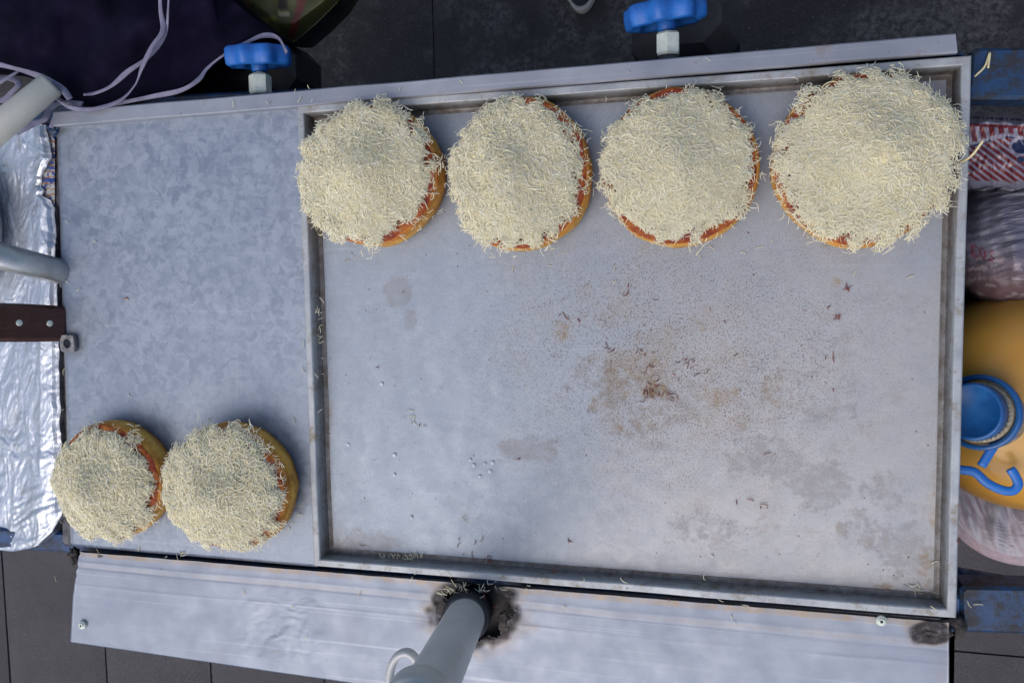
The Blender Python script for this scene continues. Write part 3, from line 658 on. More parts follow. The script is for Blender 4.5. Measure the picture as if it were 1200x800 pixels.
items = [(462, 654, fh + .002, 45, 18, 2.2), (480, 652, fh + .001, 14, 9, 2), (374, 395, fh + .006, 12, 2, 12), (373, 370, -.004, 4, 3, 10), (376, 440, fh + .003, 6, 3, 30), (378, 520, fh + .002, 4, 3, 30), (485, 490, fh, 5, 8, 4), (372, 480, rh - .004, 5, 3, 50),
         (535, 690, .004, 26, 13, 4), (500, 673, rh, 6, 30, 3), (560, 688, -.004, 12, 25, 3), (700, 680, rh, 8, 90, 3), (960, 710, rh, 5, 90, 2), (120, 290, wh, 1, 4, 20), (148, 349, wh, 1, 1, 1), (80, 300, wh, 7, 4, 40), (76, 480, wh, 6, 3, 50),
         (345, 600, wh, 10, 6, 40), (330, 612, wh, 20, 9, 8), (350, 480, wh, 4, 5, 40), (230, 494, wh, 2, 9, 5), (150, 462, wh, 1, 1, 1), (190, 650, wh, 14, 60, 5), (700, 305, fh, 3, 30, 8), (722, 328, fh, 3, 4, 6), (652, 383, fh, 2, 4, 4),
         (850, 715, ah, 3, 8, 9), (440, 705, ah, 6, 60, 15), (640, 705, ah, 6, 40, 12), (330, 740, ah + .003, 3, 25, 15), (560, 640, fh, 2, 40, 15), (820, 640, fh, 3, 140, 30), (1095, 650, fh, 5, 6, 30), (1075, 690, fh, 6, 20, 4), (1050, 330, fh, 4, 60, 30),
         (355, 110, .005, 4, 8, 5), (480, 100, .005, 3, 30, 2), (300, 118, .005, 4, 30, 3), (520, 98, .005, 3, 60, 3), (640, 86, .005, 2, 60, 3), (900, 72, .005, 2, 60, 3), (120, 136, .003, 4, 30, 3), (700, 118, rh, 4, 40, 2), (1150, 710, -.028, 2, 14, 5), (1120, 120, -.02, 16, 4, 14),
         (610, 305, fh, 4, 30, 8), (430, 300, fh, 5, 40, 6), (800, 302, fh, 6, 60, 6), (930, 290, fh, 4, 20, 6), (45, 330, -.03, 10, 12, 60), (66, 600, -.02, 6, 5, 25)]
crumb_obj('cheese_crumb', items, CRUMB, 'dried pale shreds of cheese scattered over the tray edges and metal strips', 'crumbs')
dv, df = [], []
for a_, b2, r_ in ((555, 545, .0022), (568, 543, .0018), (577, 542, .0024), (574, 552, .0022), (562, 558, .002), (551, 539, .0018), (447, 450, .0026), (408, 521, .0022), (462, 533, .0024), (462, 556, .002), (482, 606, .002)):
    v_, f_ = lathe(W(a_, b2, fh), [(r_, -.0004), (r_ * .95, .0002), (r_ * .6, .0004), (.0001, .0005)], 14); n_ = len(dv); dv += v_; df += [tuple(i + n_ for i in q) for q in f_]
tag(obj('dried_drop', dv, df, simple('dried_milky_drop', (.45, .48, .52), (.52, .55, .6), 50, .5)), 'small pale round dried drops on the tray floor left of centre', 'drops', kind='stuff')
hp = [W(1122, 192, .004), W(1138, 183, .012), W(1152, 165, .018)]
tag(obj('cheese_shred', *tube(catmull(hp, 6), .0011, 6), simple('pale_cheese_shred', (.62, .52, .28), (.72, .64, .38), 100, .5)), 'long pale cheese shred sticking out over the right rim of the tray', 'cheese shred')
hp = [W(1142, 90, -.026), W(1154, 78, -.024), W(1160, 62, -.027), W(1158, 80, -.024)]
tag(obj('cheese_shred', *tube(catmull(hp, 6), .0009, 6), CHEESE if False else bpy.data.materials['pale_cheese_shred']), 'curled cheese shred lying on the dark blue tube at the upper right', 'cheese shred')
b_items = [(808, 428, fh, 12, 9, 8), (770, 448, fh, 9, 14, 12), (752, 414, fh, 4, 8, 2), (788, 466, fh, 2, 1, 3), (765, 460, fh, 16, 9, 7), (560, 640, fh, 4, 8, 8), (572, 655, fh, 5, 6, 4), (668, 634, fh, 4, 1.5, 1.5), (982, 371, fh, 6, 1.5, 1.5),
           (994, 338, fh, 5, 2, 3), (975, 415, fh, 3, 5, 6), (712, 408, fh, 3, 3, 4), (545, 632, fh, 3, 5, 4), (649, 667, -.010, 2, 4, 1), (890, 590, fh, 5, 14, 4), (660, 372, fh, 3, 3, 4), (735, 336, fh, 2, 2, 2), (443, 430, fh, 1, 2, 2), (485, 497, fh, 3, 8, 3), (880, 700, rh - .01, 4, 90, 4), (720, 360, fh, 10, 90, 40), (700, 520, fh, 8, 120, 60), (900, 400, fh, 8, 90, 60), (560, 697, -.002, 10, 20, 6), (1125, 600, rh, 3, 2, 50), (148, 349, wh, 2, 1, 1)]
crumb_obj('burnt_crumb', b_items, BURNT, 'dark red-brown burnt crumbs stuck to the middle of the tray floor', 'crumbs', (.002, .008), (.0003, .0006))
# ------------------------------------------------------------------ umbrella pole with clamp
pole = thing('umbrella_pole', pA - ax * .10, 'thick pale grey pole rising from a black sleeve in the front strip', 'pole')
tb = [along(t) for t in (-.10, -.02, .05, .15, .3, .34)]
obj('tube', *tube([along(t) for t in (-.10, .0, .1, .25, .4, .6)], PR, 40), POLE, pole)
obj('sleeve_ring', *tube([along(.001), along(.003)], PR * 1.10, 40), DSTEEL, pole)
cc = 0.262; OFF = Vector((-.004, 0, 0))
obj('clamp_collar', *tube([along(cc) + OFF, along(cc + .0015) + OFF, along(cc + .03) + OFF, along(cc + .032) + OFF], [PR * 1.16, PR * 1.20, PR * 1.20, PR * 1.12], 40), POLE, pole)

lp = [(492, 797), (489, 775), (478, 764), (465, 769), (458, 784), (457, 806), (466, 822)]
lp3 = catmull([W(a, b_, .11) for a, b_ in lp], 7)
obj('clamp_loop', *tube(lp3, .0075, 14, squash=.5, up=(ax + Vector((.0, .0, .1))), twist=[math.pi / 2] * len(lp3)), POLE, pole)
# ------------------------------------------------------------------ handles on the left
kb = W(72, 379, -.010); kt = W(-40, 377, .085); ka = (kt - kb)
knife = thing('knife', kb - ka.normalized() * .13, 'knife with a dark red riveted wooden handle, stuck in the gap beside the foil', 'knife')
def plank(a, b_, wd, th, mat, nm, parent, n=14, wf=None, bev=.25):
    V = []; t_ = (b_ - a).normalized(); yv = Vector((0, 1, 0)); yv = (yv - t_ * yv.dot(t_)).normalized(); nv_ = t_.cross(yv)
    sec = [(-.5, -.5 + bev), (-.5, .5 - bev), (-.5 + bev * .4, .5), (.5 - bev * .4, .5), (.5, .5 - bev), (.5, -.5 + bev), (.5 - bev * .4, -.5), (-.5 + bev * .4, -.5)]
    for k in range(n):
        s_ = k / (n - 1); wk = wd * (wf(s_) if wf else 1)
        for q, w_ in sec: V.append(a + (b_ - a) * s_ + yv * q * wk + nv_ * w_ * th)
    Fc = [(j * 8 + i, j * 8 + (i + 1) % 8, (j + 1) * 8 + (i + 1) % 8, (j + 1) * 8 + i) for j in range(n - 1) for i in range(8)] + [tuple(range(7, -1, -1)), tuple((n - 1) * 8 + i for i in range(8))]
    return obj(nm, V, Fc, mat, parent, smooth=False), nv_, yv
kh, nv_, yv = plank(kb, kt, .041, .017, WOOD, 'handle', knife, wf=lambda s: 1 + .05 * math.sin(s * 3))
plank(kb - ka.normalized() * .12, kb + ka.normalized() * .002, .030, .0022, STEEL, 'blade', knife, wf=lambda s: .35 + .65 * min(1, s * 2.2), bev=.1)
tow = (Vector((0, 0, TZ + CH)) - kb).normalized(); sg = 1 if nv_.dot(tow) > 0 else -1
for px in (52, 14):
    f_ = (72 - px) / 112.0; pp = kb + ka * (f_ * .97) + nv_ * sg * .0085
    obj('rivet', *lathe(pp, [(.0036, -.001), (.0036, .0004), (.0028, .0009), (.0001, .0011)], 20, axis=nv_ * sg), ZINC, knife)
sb_ = W(66, 317, -.006); st = W(-60, 284, .10); sa = (st - sb_)
sp = thing('spatula', sb_ - sa.normalized() * .10, 'spatula with a rounded grey metal tube handle, standing in the gap above the knife', 'spatula')
hb = sb_ - sa.normalized() * .01
obj('handle', *tube([hb, hb + sa.normalized() * .002, hb + sa.normalized() * .006, st], [.0120, .0140, .0148, .0150], 28), STEEL, sp)
plank(sb_ - sa.normalized() * .10, sb_ - sa.normalized() * .008, .035, .002, STEEL, 'blade', sp, bev=.1)
qa, qb = W(62, 98, .018), W(-70, 205, .075)
tag(obj('cream_pole', *tube([qa, qa + (qb - qa) * .02, qb], [.0125, .0140, .0172], 32), POLE2), 'pale cream-grey round pole lying slantwise across the upper left corner under the binding', 'pole')
# ------------------------------------------------------------------ foil lined box at the left
nu, nv = 140, 400; V = []
for j in range(nv):
    for i in range(nu):
        u_, v_ = i / (nu - 1), j / (nv - 1)
        right = 60 + 13 * v_ + (1.5 * mn.noise(Vector((v_ * 30, 0, 1)))); 
        if v_ > .93: right -= 30 * ((v_ - .93) / .07) ** 1.6
        if v_ < .1: right -= 8 * (1 - v_ / .1)
        if .08 < v_ < .20: right -= 16 * math.sin(math.pi * (v_ - .08) / .12) * (1 + .3 * mn.noise(Vector((v_ * 80, 2, 1))))
        left = -90; px = left + (right - left) * u_
        bot = 641 + 9 * max(0, min(1, (45 - px) / 40)) - 6 * max(0, (px - 30) / 40); top = 146 + 12 * max(0, (20 - px) / 60)
        py = top + (bot - top) * v_; p = W(px, py, -.018)
        x, y = p.x, p.y; q = Vector((x * 22, y * 14, .3)); q += Vector((1, 1, 0)) * .5 * mn.noise(q * 1.3)
        z = .0036 * abs(mn.noise(q)) + .0024 * abs(mn.noise(q * 2.1)) + .0016 * abs(mn.noise(q * 4.7 + Vector((3, 0, 0)))) + .0009 * abs(mn.noise(q * 9.5)) + .0005 * abs(mn.noise(q * 19))
        if v_ > .84 and px > 5: z += .0035 * abs(mn.noise(Vector(((px * .5 + py * 1.1) * .10, (px * 1.1 - py * .5) * .018, 3)))) * min(1, (v_ - .84) / .06)
        dip = max(0, (48 - px) / 100); z -= .03 * dip ** .8
        if u_ > .97: z -= .004
        V.append((p.x, p.y, p.z + z))
Fc = grid_faces(nu, nv); ring = [i for i in range(nu)] + [j * nu + nu - 1 for j in range(1, nv)] + [(nv - 1) * nu + i for i in range(nu - 2, -1, -1)] + [j * nu for j in range(nv - 2, 0, -1)]
b0 = len(V); V += [(V[k][0], V[k][1], TZ - .052) for k in ring]
Fc += [(ring[k], b0 + k, b0 + (k + 1) % len(ring), ring[(k + 1) % len(ring)]) for k in range(len(ring))]
tag(obj('aluminium_foil', V, Fc, FOIL, smooth=True), 'crumpled silver aluminium foil lining the space left of the galvanised worktop', 'foil')
# printed scrap showing through the tear in the foil
nu, nv = 24, 90; V = []; pr = []
for j in range(nv):
    for i in range(nu):
        px = 40 + 24 * i / (nu - 1); py = 150 + 110 * j / (nv - 1); p = W(px, py, -.0235 + .001 * mn.noise(Vector((i * .2, j * .2, 0)))); V.append(p)
        s_ = math.sin(py * .9 + 2 * mn.noise(Vector((px * .15, py * .1, 3)))); bl = mn.noise(Vector((px * .2, py * .06, 7)))
        pr.append((.03, .07, .25) if bl > -.1 and s_ > -.3 else ((.45, .45, .42) if s_ > -.75 else (.30, .12, .05)))
Fc = grid_faces(nu, nv); b0 = len(V)
tag(obj('printed_wrapper', V + [v - Vector((0, 0, .0008)) for v in V], Fc + [tuple(b0 + k for k in reversed(f)) for f in Fc], mk_attr('blue_print_wrapper', .4), attrs={'print': pr + pr}), 'blue and white printed wrapper scrap between the foil and the worktop edge', 'wrapper')
# white enamel dish at the far left
c = W(-52, 265, -.012)
prof = [(.010, -.018), (.045, -.016), (.052, .0), (.060, .004), (.0635, .004), (.064, .0025), (.060, .001), (.055, -.006), (.048, -.0205), (.01, -.0215)]
V, Fc = lathe(c, prof, 64); V = [Vector((v.x, c.y + (v.y - c.y) * 1.35, v.z)) for v in V]
tag(obj('white_dish', V, Fc[:-2], simple('white_enamel', (.60, .61, .64), (.68, .69, .71), 20, .3, bump=.05)), 'white dish lying on the foil at the left edge of the picture', 'dish')
# ------------------------------------------------------------------ gas valves behind the rail
def valve(px, py, wpx, nx_, ny_, zc_, tilt, label, body_dx, body_w):
    c = W(px, py, zc_); Rw = wpx / 2 * (CH - zc_) / F * 1.06; axv = Vector((tilt, 1, .15)).normalized()
    root = thing('gas_valve', (c.x, c.y, TZ + zc_ - .05), label, 'gas valve', 'blue wheeled gas valves behind the cart')
    t_ = .016
    # handwheel: a lobed rim with a recessed web facing the cart
    pr = [(.004, -.001), (Rw * .55, -.001), (Rw * .80, -.001), (Rw * .86, -.009), (Rw * .93, -.011), (Rw, -.0085), (Rw * 1.02, .0), (Rw, .0075), (Rw * .92, .010), (Rw * .5, .0105), (.004, .0105)]
    obj('handwheel', *lathe(c, pr, 96, axis=axv, lobes=8, depth=.075, lobe_from=Rw * .7), PLBLUE, root)
    for k in range(4):
        a = math.pi * k / 4 + .2; q = Vector((0, 0, 1)).rotation_difference(axv); d = q @ Vector((math.cos(a), math.sin(a), 0))
        obj('rib', *tube([c - axv * .003 - d * Rw * .78, c - axv * .003 + d * Rw * .78], .0022, 6), PLBLUE, root, smooth=False)
    obj('hub', *lathe(c, [(.008, -.016), (.0085, -.015), (.0095, -.001), (.004, .0)], 24, axis=axv), PLBLUE, root)
    n_ = W(nx_, ny_, zc_ + .004); s0 = c - axv * .012
    obj('stem', *tube([s0, n_], .0036, 16), ZINC, root)
    hr = .0118; V = []
    for t2, k_ in ((-.0115, .86), (-.0095, 1), (.0075, 1), (.0095, .86)):
        for q in range(6):
            a = math.pi / 3 * q + .52; V.append((n_.x + hr * k_ * math.cos(a), n_.y + t2, n_.z + hr * k_ * math.sin(a)))
    Fc = [(j * 6 + i, j * 6 + (i + 1) % 6, (j + 1) * 6 + (i + 1) % 6, (j + 1) * 6 + i) for j in range(3) for i in range(6)] + [(5, 4, 3, 2, 1, 0), tuple(range(18, 24))]
    obj('hex_nut', V, Fc, ZINC, root, smooth=False)
    obj('valve_body', *tube([n_ - Vector((0, .010, 0)), n_ - Vector((0, .024, .004)), n_ - Vector((0, .05, .02))], [.009, .012, .013], 20), DSTEEL, root)
    return root, c, n_
r1, c1_, n1_ = valve(303, 66, 74, 305, 98, -.028, .02, 'gas valve with a lobed blue wheel at the upper left, beside the navy cloth', 0, 0)
r2, c2_, n2_ = valve(779, 16, 81, 783, 51, -.028, -.10, 'gas valve with a lobed blue wheel at the top edge, above the black box', 0, 0)
def black_box(px0, px1, py0, py1, h, hh, nm, label):
    a, b_ = W(px0, py1, h), W(px1, py0, h); v, f = box(((a.x + b_.x) / 2, (a.y + b_.y) / 2, TZ + h - hh / 2), (b_.x - a.x, b_.y - a.y, hh), .018); return tag(obj(nm, v, f, BLACK, smooth=False), label, 'black box', 'black burner boxes behind the rail')
black_box(738, 868, -40, 78, -.085, .10, 'burner_box', 'black burner box behind the rail, under the blue wheel at the top edge')
black_box(205, 336, 40, 118, -.10, .10, 'burner_box', 'black burner box behind the rail, under the blue wheel beside the navy cloth')
# ------------------------------------------------------------------ navy cloth with binding
def lerp_tab(tab, x):
    if x <= tab[0][0]: return tab[0][1]
    for (a, b_), (c_, d) in zip(tab, tab[1:]):
        if x <= c_: return b_ + (d - b_) * (x - a) / (c_ - a)
    return tab[-1][1]
cloth = thing('navy_cloth', W(150, 60, -.09), 'dark navy cloth with grey lavender binding heaped over the upper left corner', 'cloth')
bt = [(-160, 70), (0, 82), (40, 92), (75, 118), (110, 126), (150, 119), (200, 108), (235, 90), (270, 62), (305, 44), (336, 46)]
tp = [(-160, -160), (240, -160), (255, -20), (268, -3), (300, 24), (330, 44), (336, 46)]
nu, nv = 150, 70; V = []
for j in range(nv):
    for i in range(nu):
        px = -160 + 495 * i / (nu - 1); ya, yb = lerp_tab(tp, px), lerp_tab(bt, px); v_ = j / (nv - 1); py = ya + (yb - ya) * v_
        h = -.012 - .03 * max(0, (px - 100) / 240)
        fold = .009 * abs(math.sin(px * .022 + py * .012 + 2.5 * mn.noise(Vector((px * .008, py * .008, 12))))) + .010 * math.sin(px * .035 + py * .05 + 2.2 * mn.noise(Vector((px * .006, py * .01, 2)))) + .012 * mn.noise(Vector((px * .012, py * .009, 4))) + .004 * mn.noise(Vector((px * .04, py * .02, 6)))
        fold *= .3 + .7 * min(1, (1 - v_) * 4); p = W(px, py, h + fold - .012 * max(0, .5 - v_)); V.append(p)
Fc = grid_faces(nu, nv); ring = [i for i in range(nu)] + [j * nu + nu - 1 for j in range(1, nv)] + [(nv - 1) * nu + i for i in range(nu - 2, -1, -1)] + [j * nu for j in range(nv - 2, 0, -1)]
b0 = len(V); V += [V[k] - Vector((0, 0, .035)) for k in ring]; Fc += [(ring[k], b0 + k, b0 + (k + 1) % len(ring), ring[(k + 1) % len(ring)]) for k in range(len(ring))]
obj('cloth_panel', V, Fc, NAVY, cloth)
ribs = [([(-40, 68), (0, 76), (30, 84), (55, 93), (72, 103), (82, 116)], .010, .0038), ([(198, -30), (197, 10), (193, 40), (175, 66), (150, 84), (130, 101), (112, 109), (98, 111)], .004, .0027),
        ([(187, -30), (188, 10), (191, 36), (178, 55), (166, 80), (158, 100), (140, 118), (108, 128), (82, 126), (62, 114), (50, 112)], .008, .0028),
        ([(336, 62), (326, 45), (308, 42), (285, 52), (260, 66), (243, 80), (232, 94), (212, 106), (180, 113), (140, 121), (108, 128)], [-.015, -.015, -.014, -.013, -.012, -.010, -.006, 0, .002, .002, .004], .0029),
        ([(-30, 110), (0, 118), (14, 108), (22, 98), (10, 92), (-4, 96), (-14, 110), (-8, 128), (6, 134)], -.002, .0034), ([(20, 156), (36, 146), (52, 140), (60, 126), (76, 120), (96, 122)], -.002, .0040),
        ([(-40, 100), (-5, 98), (14, 88), (24, 82)], .004, .0026), ([(60, 150), (64, 136), (76, 126), (92, 128)], -.004, .0030)]
for i, (P, h, rr) in enumerate(ribs):
    C3 = catmull([W(a, b_, (h[k] if isinstance(h, list) else h) + (.004 * math.sin(k * 1.7 + i))) for k, (a, b_) in enumerate(P)], 9)
    obj('binding', *tube(C3, [rr * .88 * (1 + .15 * math.sin(k * .35 + i)) for k in range(len(C3))], 10, squash=.33, twist=[.7 * math.sin(k * .11 + i * 1.3) for k in range(len(C3))]), LAV, cloth)
# ------------------------------------------------------------------ olive bag
bt = [(262, 2), (300, 26), (328, 50), (345, 50), (370, 29), (395, 4), (415, -30)]
nu, nv = 70, 60; V = []; pr = []
for j in range(nv):
    for i in range(nu):
        px = 262 + 150 * i / (nu - 1); yb = lerp_tab(bt, px); py = -120 + (yb + 120) * j / (nv - 1)
        e = min(i, nu - 1 - i) / (nu / 2); h = -.11 + .03 * math.sqrt(min(1, e * 1.5)) * min(1, (nv - 1 - j) / 10 + .2) + .010 * mn.noise(Vector((px * .03, py * .03, 2)))
        V.append(W(px, py, h)); c_ = (.042, .045, .008)
        if abs(px - (352 - (py - 5) * .25)) < 5 + 2 * mn.noise(Vector((px * .1, py * .1, 0))) and py < 46: c_ = (.085, .014, .008)
        if abs(px - 333) < 6 and abs(py - 17) < 3.5: c_ = (.20, .19, .12)
        if abs(px - 315) < 10 and abs(py - 23 + (px - 315) * .2) < 3: c_ = (.16, .15, .02)
        if abs(px - 331 - py * .05) < 5 and py < 12: c_ = (.008, .006, .008)
        if px < 295 + py * .2 and px > 268 and (py - (px - 275)) < -3 and py < 10: c_ = (.08, .04, .008)
        pr.append(c_)
Fc = grid_faces(nu, nv); ring = [i for i in range(nu)] + [j * nu + nu - 1 for j in range(1, nv)] + [(nv - 1) * nu + i for i in range(nu - 2, -1, -1)] + [j * nu for j in range(nv - 2, 0, -1)]
b0 = len(V); V += [V[k] * .93 + Vector((W(330, -20, -.2).x, W(330, -20, -.2).y, 0)) * .07 + Vector((0, 0, TZ * .07 - .06)) for k in ring]; pr += [(.03, .032, .006)] * len(ring); Fc += [(ring[k], b0 + k, b0 + (k + 1) % len(ring), ring[(k + 1) % len(ring)]) for k in range(len(ring))]
tag(obj('olive_bag', V, Fc, mk_attr('olive_plastic', .55, bump=.4), attrs={'print': pr}), 'dark olive plastic bag with a red streak hanging behind the cart beside the navy cloth', 'bag')
# ------------------------------------------------------------------ shoe on the ground
c = W(680, -22, -TZ + .03); shoe = thing('shoe', (c.x, c.y, 0.002), 'dark shoe with a pale rubber rim, its toe showing at the top edge', 'shoe')
def shoe_outline(n=60):
    P = []
    for k in range(n):
        a = 2 * math.pi * k / n; x = math.cos(a) * .043; y = math.sin(a) * .13 + .075
        if y > .075: x *= .82
        x *= 1 - .12 * math.exp(-((y - .09) / .04) ** 2); P.append((x, y))
    return P
O = shoe_outline(); V = []; lv = [(.97, .0), (1.0, .004), (1.0, .018), (.99, .024), (.93, .0245), (.92, .02)]
for s_, z in lv: V += [(c.x + x * s_, c.y + .02 + (y - .075) * s_ + .075 - .02, .004 + z) for x, y in O]
n = len(O); Fc = [(j * n + i, j * n + (i + 1) % n, (j + 1) * n + (i + 1) % n, (j + 1) * n + i) for j in range(len(lv) - 1) for i in range(n)] + [tuple(range(n - 1, -1, -1)), tuple((len(lv) - 1) * n + i for i in range(n))]
obj('sole', V, Fc, simple('pale_rubber', (.28, .27, .26), (.36, .35, .33), 60, .6), shoe)
V = []; lv = [(.925, .020), (.91, .032), (.80, .045), (.55, .052), (.25, .055), (.02, .056)]
for s_, z in lv: V += [(c.x + x * s_, c.y + (y - .075) * s_ + .075, .004 + z + .035 * max(0, (y - .02) / .18) * (1 - s_) * 2) for x, y in O]
Fc = [(j * n + i, j * n + (i + 1) % n, (j + 1) * n + (i + 1) % n, (j + 1) * n + i) for j in range(len(lv) - 1) for i in range(n)] + [tuple((len(lv) - 1) * n + i for i in range(n))]
obj('upper', V, Fc, simple('navy_canvas', (.010, .011, .022), (.018, .02, .035), 80, .8), shoe)
# ------------------------------------------------------------------ things on the right-hand shelf
a, b_ = W(1040, 612, -.27), W(1420, 130, -.27)
shelf_v, shelf_f = box(((a.x + b_.x) / 2, (a.y + b_.y) / 2, a.z), (b_.x - a.x, b_.y - a.y, .006), .002)
obj('shelf', shelf_v, shelf_f, DSTEEL, cart, smooth=False)
for yy in (a.y + .01, b_.y - .01):
    obj('shelf_strap', *box((b_.x - .01, yy, TZ - .16), (.02, .004, .22)), DSTEEL, cart, smooth=False); obj('shelf_strap', *box((a.x + .02, yy, TZ - .16), (.02, .004, .22)), DSTEEL, cart, smooth=False)
GLY = {'R': ["110", "101", "110", "101", "101"], 'E': ["111", "100", "110", "100", "111"], 'O': ["010", "101", "101", "101", "010"], 'S': ["011", "100", "010", "001", "110"]}
def dome(name, cx, cy, rx, ry, htop, hedge, colf, mat, label, cat, nu=150, nv=150, pleat=.004, seed=1, rgroup=None, dir_=0.0, power=.5):
    V = []; pr = []
    for j in range(nv):
        for i in range(nu):
            th = 2 * math.pi * i / nu; rr = (j / (nv - 1)); px = cx + rx * rr * math.cos(th) * (1 + .03 * mn.noise(Vector((math.cos(th) * 2, math.sin(th) * 2, seed)))); py = cy + ry * rr * math.sin(th) * (1 + .03 * mn.noise(Vector((math.sin(th) * 2, math.cos(th) * 2, seed))))
            k = max(0, 1 - rr ** 2) ** power; h = hedge + (htop - hedge) * k
            h += pleat * (mn.noise(Vector((px * .05 + 2, py * .02, seed))) * 1.5 + mn.noise(Vector(((px * math.cos(dir_) + py * math.sin(dir_)) * .16, (-px * math.sin(dir_) + py * math.cos(dir_)) * .03, seed + 4)))) * min(1, (1 - rr) * 6 + .15)
            h += pleat * .5 * abs(mn.noise(Vector(((px * math.cos(dir_) + py * math.sin(dir_)) * .35, (-px * math.sin(dir_) + py * math.cos(dir_)) * .06, seed + 9))))
            V.append(W(px, py, h)); pr.append(colf(px, py, rr))
    Fc = grid_faces(nu, nv, closed_u=True); Fc = [tuple(reversed(f)) for f in Fc]
    b0 = len(V); base = [V[(nv - 1) * nu + i] for i in range(nu)]; ctr = W(cx, cy, hedge); bz = TZ - .264
    for s_, t2 in ((.96, .45), (.8, .9), (.6, 1.)):
        V += [Vector((ctr.x + (p.x - ctr.x) * s_, ctr.y + (p.y - ctr.y) * s_, p.z + (bz - p.z) * t2)) for p in base]; pr += [pr[(nv - 1) * nu]] * nu
    st_ = (nv - 1) * nu
    for q in range(3):
        a0 = st_ if q == 0 else b0 + (q - 1) * nu; b1 = b0 + q * nu
        Fc += [(a0 + i, a0 + (i + 1) % nu, b1 + (i + 1) % nu, b1 + i) for i in range(nu)]
    Fc.append(tuple(b0 + 2 * nu + i for i in range(nu - 1, -1, -1)))
    return tag(obj(name, V, Fc, mat, attrs={'print': pr}), label, cat)
PLAS = mk_attr('milky_plastic_film', .48, coat=.08, bump=.35, bs=60, bd=.002)
def col_clear(px, py, rr):
    base = np.array((.15, .15, .20)); n1 = mn.fractal(Vector((px * .02, py * .05, 3)), 1, 2, 3)
    low = max(0, min(1, (py - 290) / 45)); base = base * (1 - low) + np.array((.15, .095, .105)) * low
    base = base * (1 + .45 * n1)
    if mn.noise(Vector((px * .05, py * .16, 11))) > .28 and py > 295: base = np.array((.30, .25, .27))
    # faint pink print
    ux, uy = (px - 1138) + (py - 296) * -.1, (py - (286 + (px - 1138) * .28)); g = int(ux // 9.5)
    if 0 <= g < 3 and 0 <= uy < 14:
        ch = "EOS"[g]; cx_ = int((ux - g * 9.5) / 2.7); cy_ = int(uy / 2.8)
        if cx_ < 3 and cy_ < 5 and GLY[ch][cy_][cx_] == '1': base = np.array((.20, .055, .085))
    return tuple(np.clip(base, .01, 1))
dome('plastic_bag', 1205, 285, 92, 84, -.075, -.15, col_clear, PLAS, 'milky clear plastic bag with faint pink lettering, between the striped bag and the orange jug', 'plastic bag', pleat=.0035, seed=2, dir_=1.35)
def col_white(px, py, rr):
    base = np.array((.44, .41, .45)); st_ = mn.noise(Vector((px * .22 - py * .09, py * .006, 5)))
    pk = max(0, min(1, st_ * 3)) * .75 * (.6 + .4 * mn.noise(Vector((px * .03, py * .03, 9)))); base = base * (1 - pk) + np.array((.34, .20, .24)) * pk
    if rr > .90: base = base * .6 + np.array((.34, .17, .19)) * .4 * (1.2 if mn.noise(Vector((px * .5, py * .2, 1))) > 0 else .7)
    return tuple(np.clip(base, .01, 1))
dome('plastic_bag', 1203, 556, 108, 107, -.16, -.20, col_white, PLAS, 'white plastic bag with pink streaks, below the orange jug beside the tray', 'plastic bag', pleat=.006, seed=5, dir_=-.35)
# striped printed bag
def col_stripe(px, py):
    y = py + (1165 - px) * .05; red = (.13, .014, .018); wh = (.22, .21, .27); nav = (.012, .022, .07)  # print colours darkened, the shade on the bag put into them
    if y < 140.5: return nav if mn.noise(Vector((px * .25, 0, 3))) > -.1 and y > 137.5 else wh
    cur = 172 - 8 * math.exp(-((px - 1176) / 22) ** 2) + (1165 - px) * .12
    if (px - 1196) ** 2 / 100 + (py - 172) ** 2 / 64 < 1: return nav
    if (px - 1196) ** 2 / 180 + (py - 172) ** 2 / 120 < 1: return wh
    if abs(py - 187) < 3 and px > 1192: return nav
    if y < 146: return wh
    if y < 149.5: return red
    if y < cur - 7: return wh if ((px + (y - 150) * -.2) % 11.2) < 5.0 else red
    if y < cur - 3.5: return wh
    if y < cur - 1.5: return nav if mn.noise(Vector((px * .05, 0, 8))) > -.1 else wh
    t = (y * 1.15 - (px - 1138) * .72 - 6 * math.sin((px - 1138) * .02)) % 9.6
    if y > 212 + 3 * mn.noise(Vector((px * .1, 0, 0))): return (.17, .17, .22)
    return wh if t < 4.0 else red
nu, nv = 190, 130; V = []; pr = []
for j in range(nv):
    for i in range(nu):
        px = 1122 + 140 * i / (nu - 1); py = 132 + 4 * mn.noise(Vector((px * .06, 0, 2))) + 88 * j / (nv - 1)
        e = min(1, j / 18, (nv - 1 - j) / 30); h = -.085 + .030 * math.sqrt(max(0, e)) + .005 * mn.noise(Vector((px * .05, py * .05, 2))) + .002 * mn.noise(Vector((px * .2, py * .12, 6))); V.append(W(px, py, h)); pr.append(col_stripe(px, py))
Fc = grid_faces(nu, nv); ring = [i for i in range(nu)] + [j * nu + nu - 1 for j in range(1, nv)] + [(nv - 1) * nu + i for i in range(nu - 2, -1, -1)] + [j * nu for j in range(nv - 2, 0, -1)]
b0 = len(V); V += [V[k] + Vector((0, 0, -.06)) for k in ring]; pr += [(.2, .2, .25)] * len(ring); Fc += [(ring[k], b0 + k, b0 + (k + 1) % len(ring), ring[(k + 1) % len(ring)]) for k in range(len(ring))]
tag(obj('striped_bag', V, Fc, mk_attr('striped_print_film', .35, coat=.3, bump=.3), attrs={'print': pr}), 'red and white striped printed bag with a navy spot, right of the largest bread', 'bag')
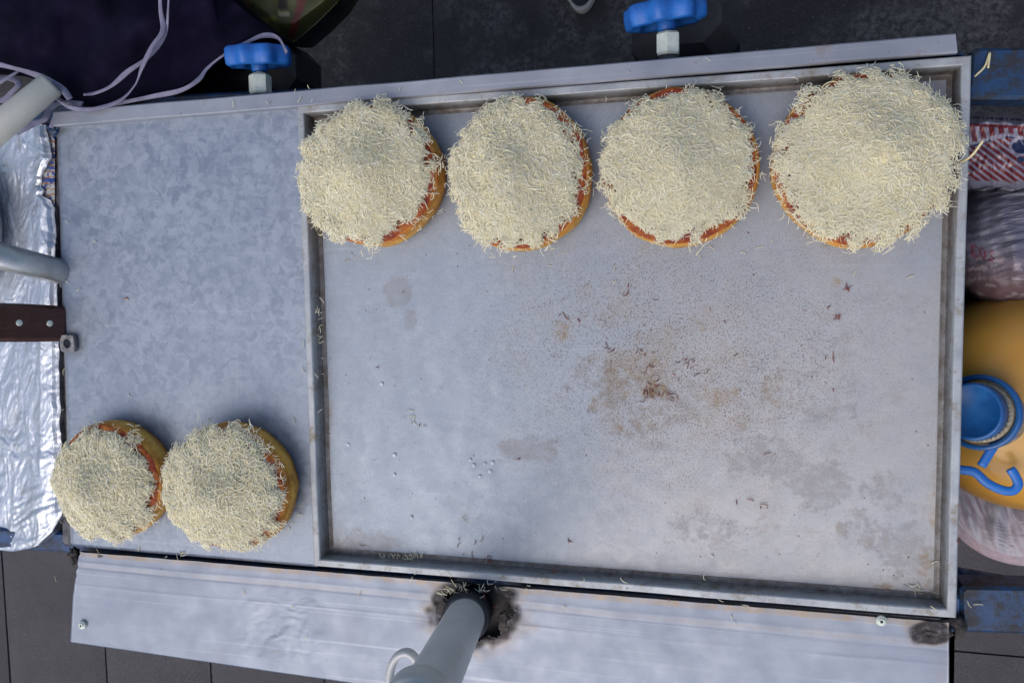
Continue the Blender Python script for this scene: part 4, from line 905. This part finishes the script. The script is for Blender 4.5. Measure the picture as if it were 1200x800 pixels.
# jug of orange liquid
jc = W(1207, 471, -.125); jr = .1085
jug = thing('jug', (jc.x, jc.y, TZ - .264), 'round plastic jug of orange liquid with a blue screw cap and blue carrying strap', 'jug')
mj = MB('orange_liquid'); mj.set(base=mj.mix(mj.ramp(mj.noise(9, 3), [(.3, 0.), (.7, 1.)]), (.50, .24, .03), (.62, .34, .06)), rough=.38, coat=.15, sss=.4); mj.p.inputs['Subsurface Scale'].default_value = .02; mj.bump(mj.noise(20, 3), .15, .002)
capc = W(1138, 482, -.020); ringc = W(1149, 483, -.046); axj = (capc - ringc).normalized()
pf = [(.02, -.139), (.085, -.139), (.098, -.13), (.104, -.09), (.1085, -.03), (.1085, .0), (.103, .026), (.090, .048), (.070, .062), (.045, .070), (.02, .073), (.001, .0735)]
obj('body', *lathe(jc, pf, 72), mj.m, jug)
obj('neck', *tube([ringc - axj * .05, ringc - axj * .012, ringc + axj * .010], [.040, .0285, .0275], 40), simple('ridged_cream_neck', (.20, .16, .10), (.42, .38, .30), 300, .5, bump=.6), jug)
def ring_pts(c, ax_, r0, r1, h0, h1, n=56):
    return lathe(c, [(r0, h0), (r1, h0), (r1 * 1.01, (h0 + h1) / 2), (r1, h1), (r0, h1), (r0, h0)], n, axis=ax_)
v_, f_ = ring_pts(ringc, axj, .0300, .0345, -.004, .006); obj('neck_ring', v_, f_[:-2], CAPBLUE, jug)
for k in range(40):
    a = 2 * math.pi * k / 40; q = Vector((0, 0, 1)).rotation_difference(axj); d = q @ Vector((math.cos(a), math.sin(a), 0))
    obj('ridge', *tube([ringc + d * .0275 - axj * .002, ringc + d * .0262 + axj * .012], .0007, 5), bpy.data.materials['ridged_cream_neck'], jug, smooth=False)
obj('cap', *lathe(capc, [(.0255, -.020), (.0262, -.004), (.0257, -.0008), (.0250, .0), (.0228, .0002), (.0222, -.0015), (.001, -.0018)], 56, axis=axj), CAPBLUE, jug)
STR = simple('strap_blue', (.008, .12, .45), (.012, .16, .52), 40, .4, bump=.1)
for P in ([(1176, 506), (1166, 520), (1150, 546)], [(1104, 546), (1126, 550), (1142, 553), (1156, 565), (1172, 573), (1186, 575), (1193, 568), (1190, 558), (1184, 549)], [(1172, 508), (1180, 503), (1187, 506), (1184, 512)]):
    C3 = catmull([W(a_, b2, -.040) for a_, b2 in P], 8); obj('strap', *tube(C3, .0042, 12, squash=.5), STR, jug)
print('tris', sum(len(o.data.loops) for o in bpy.data.objects if o.type == 'MESH'))
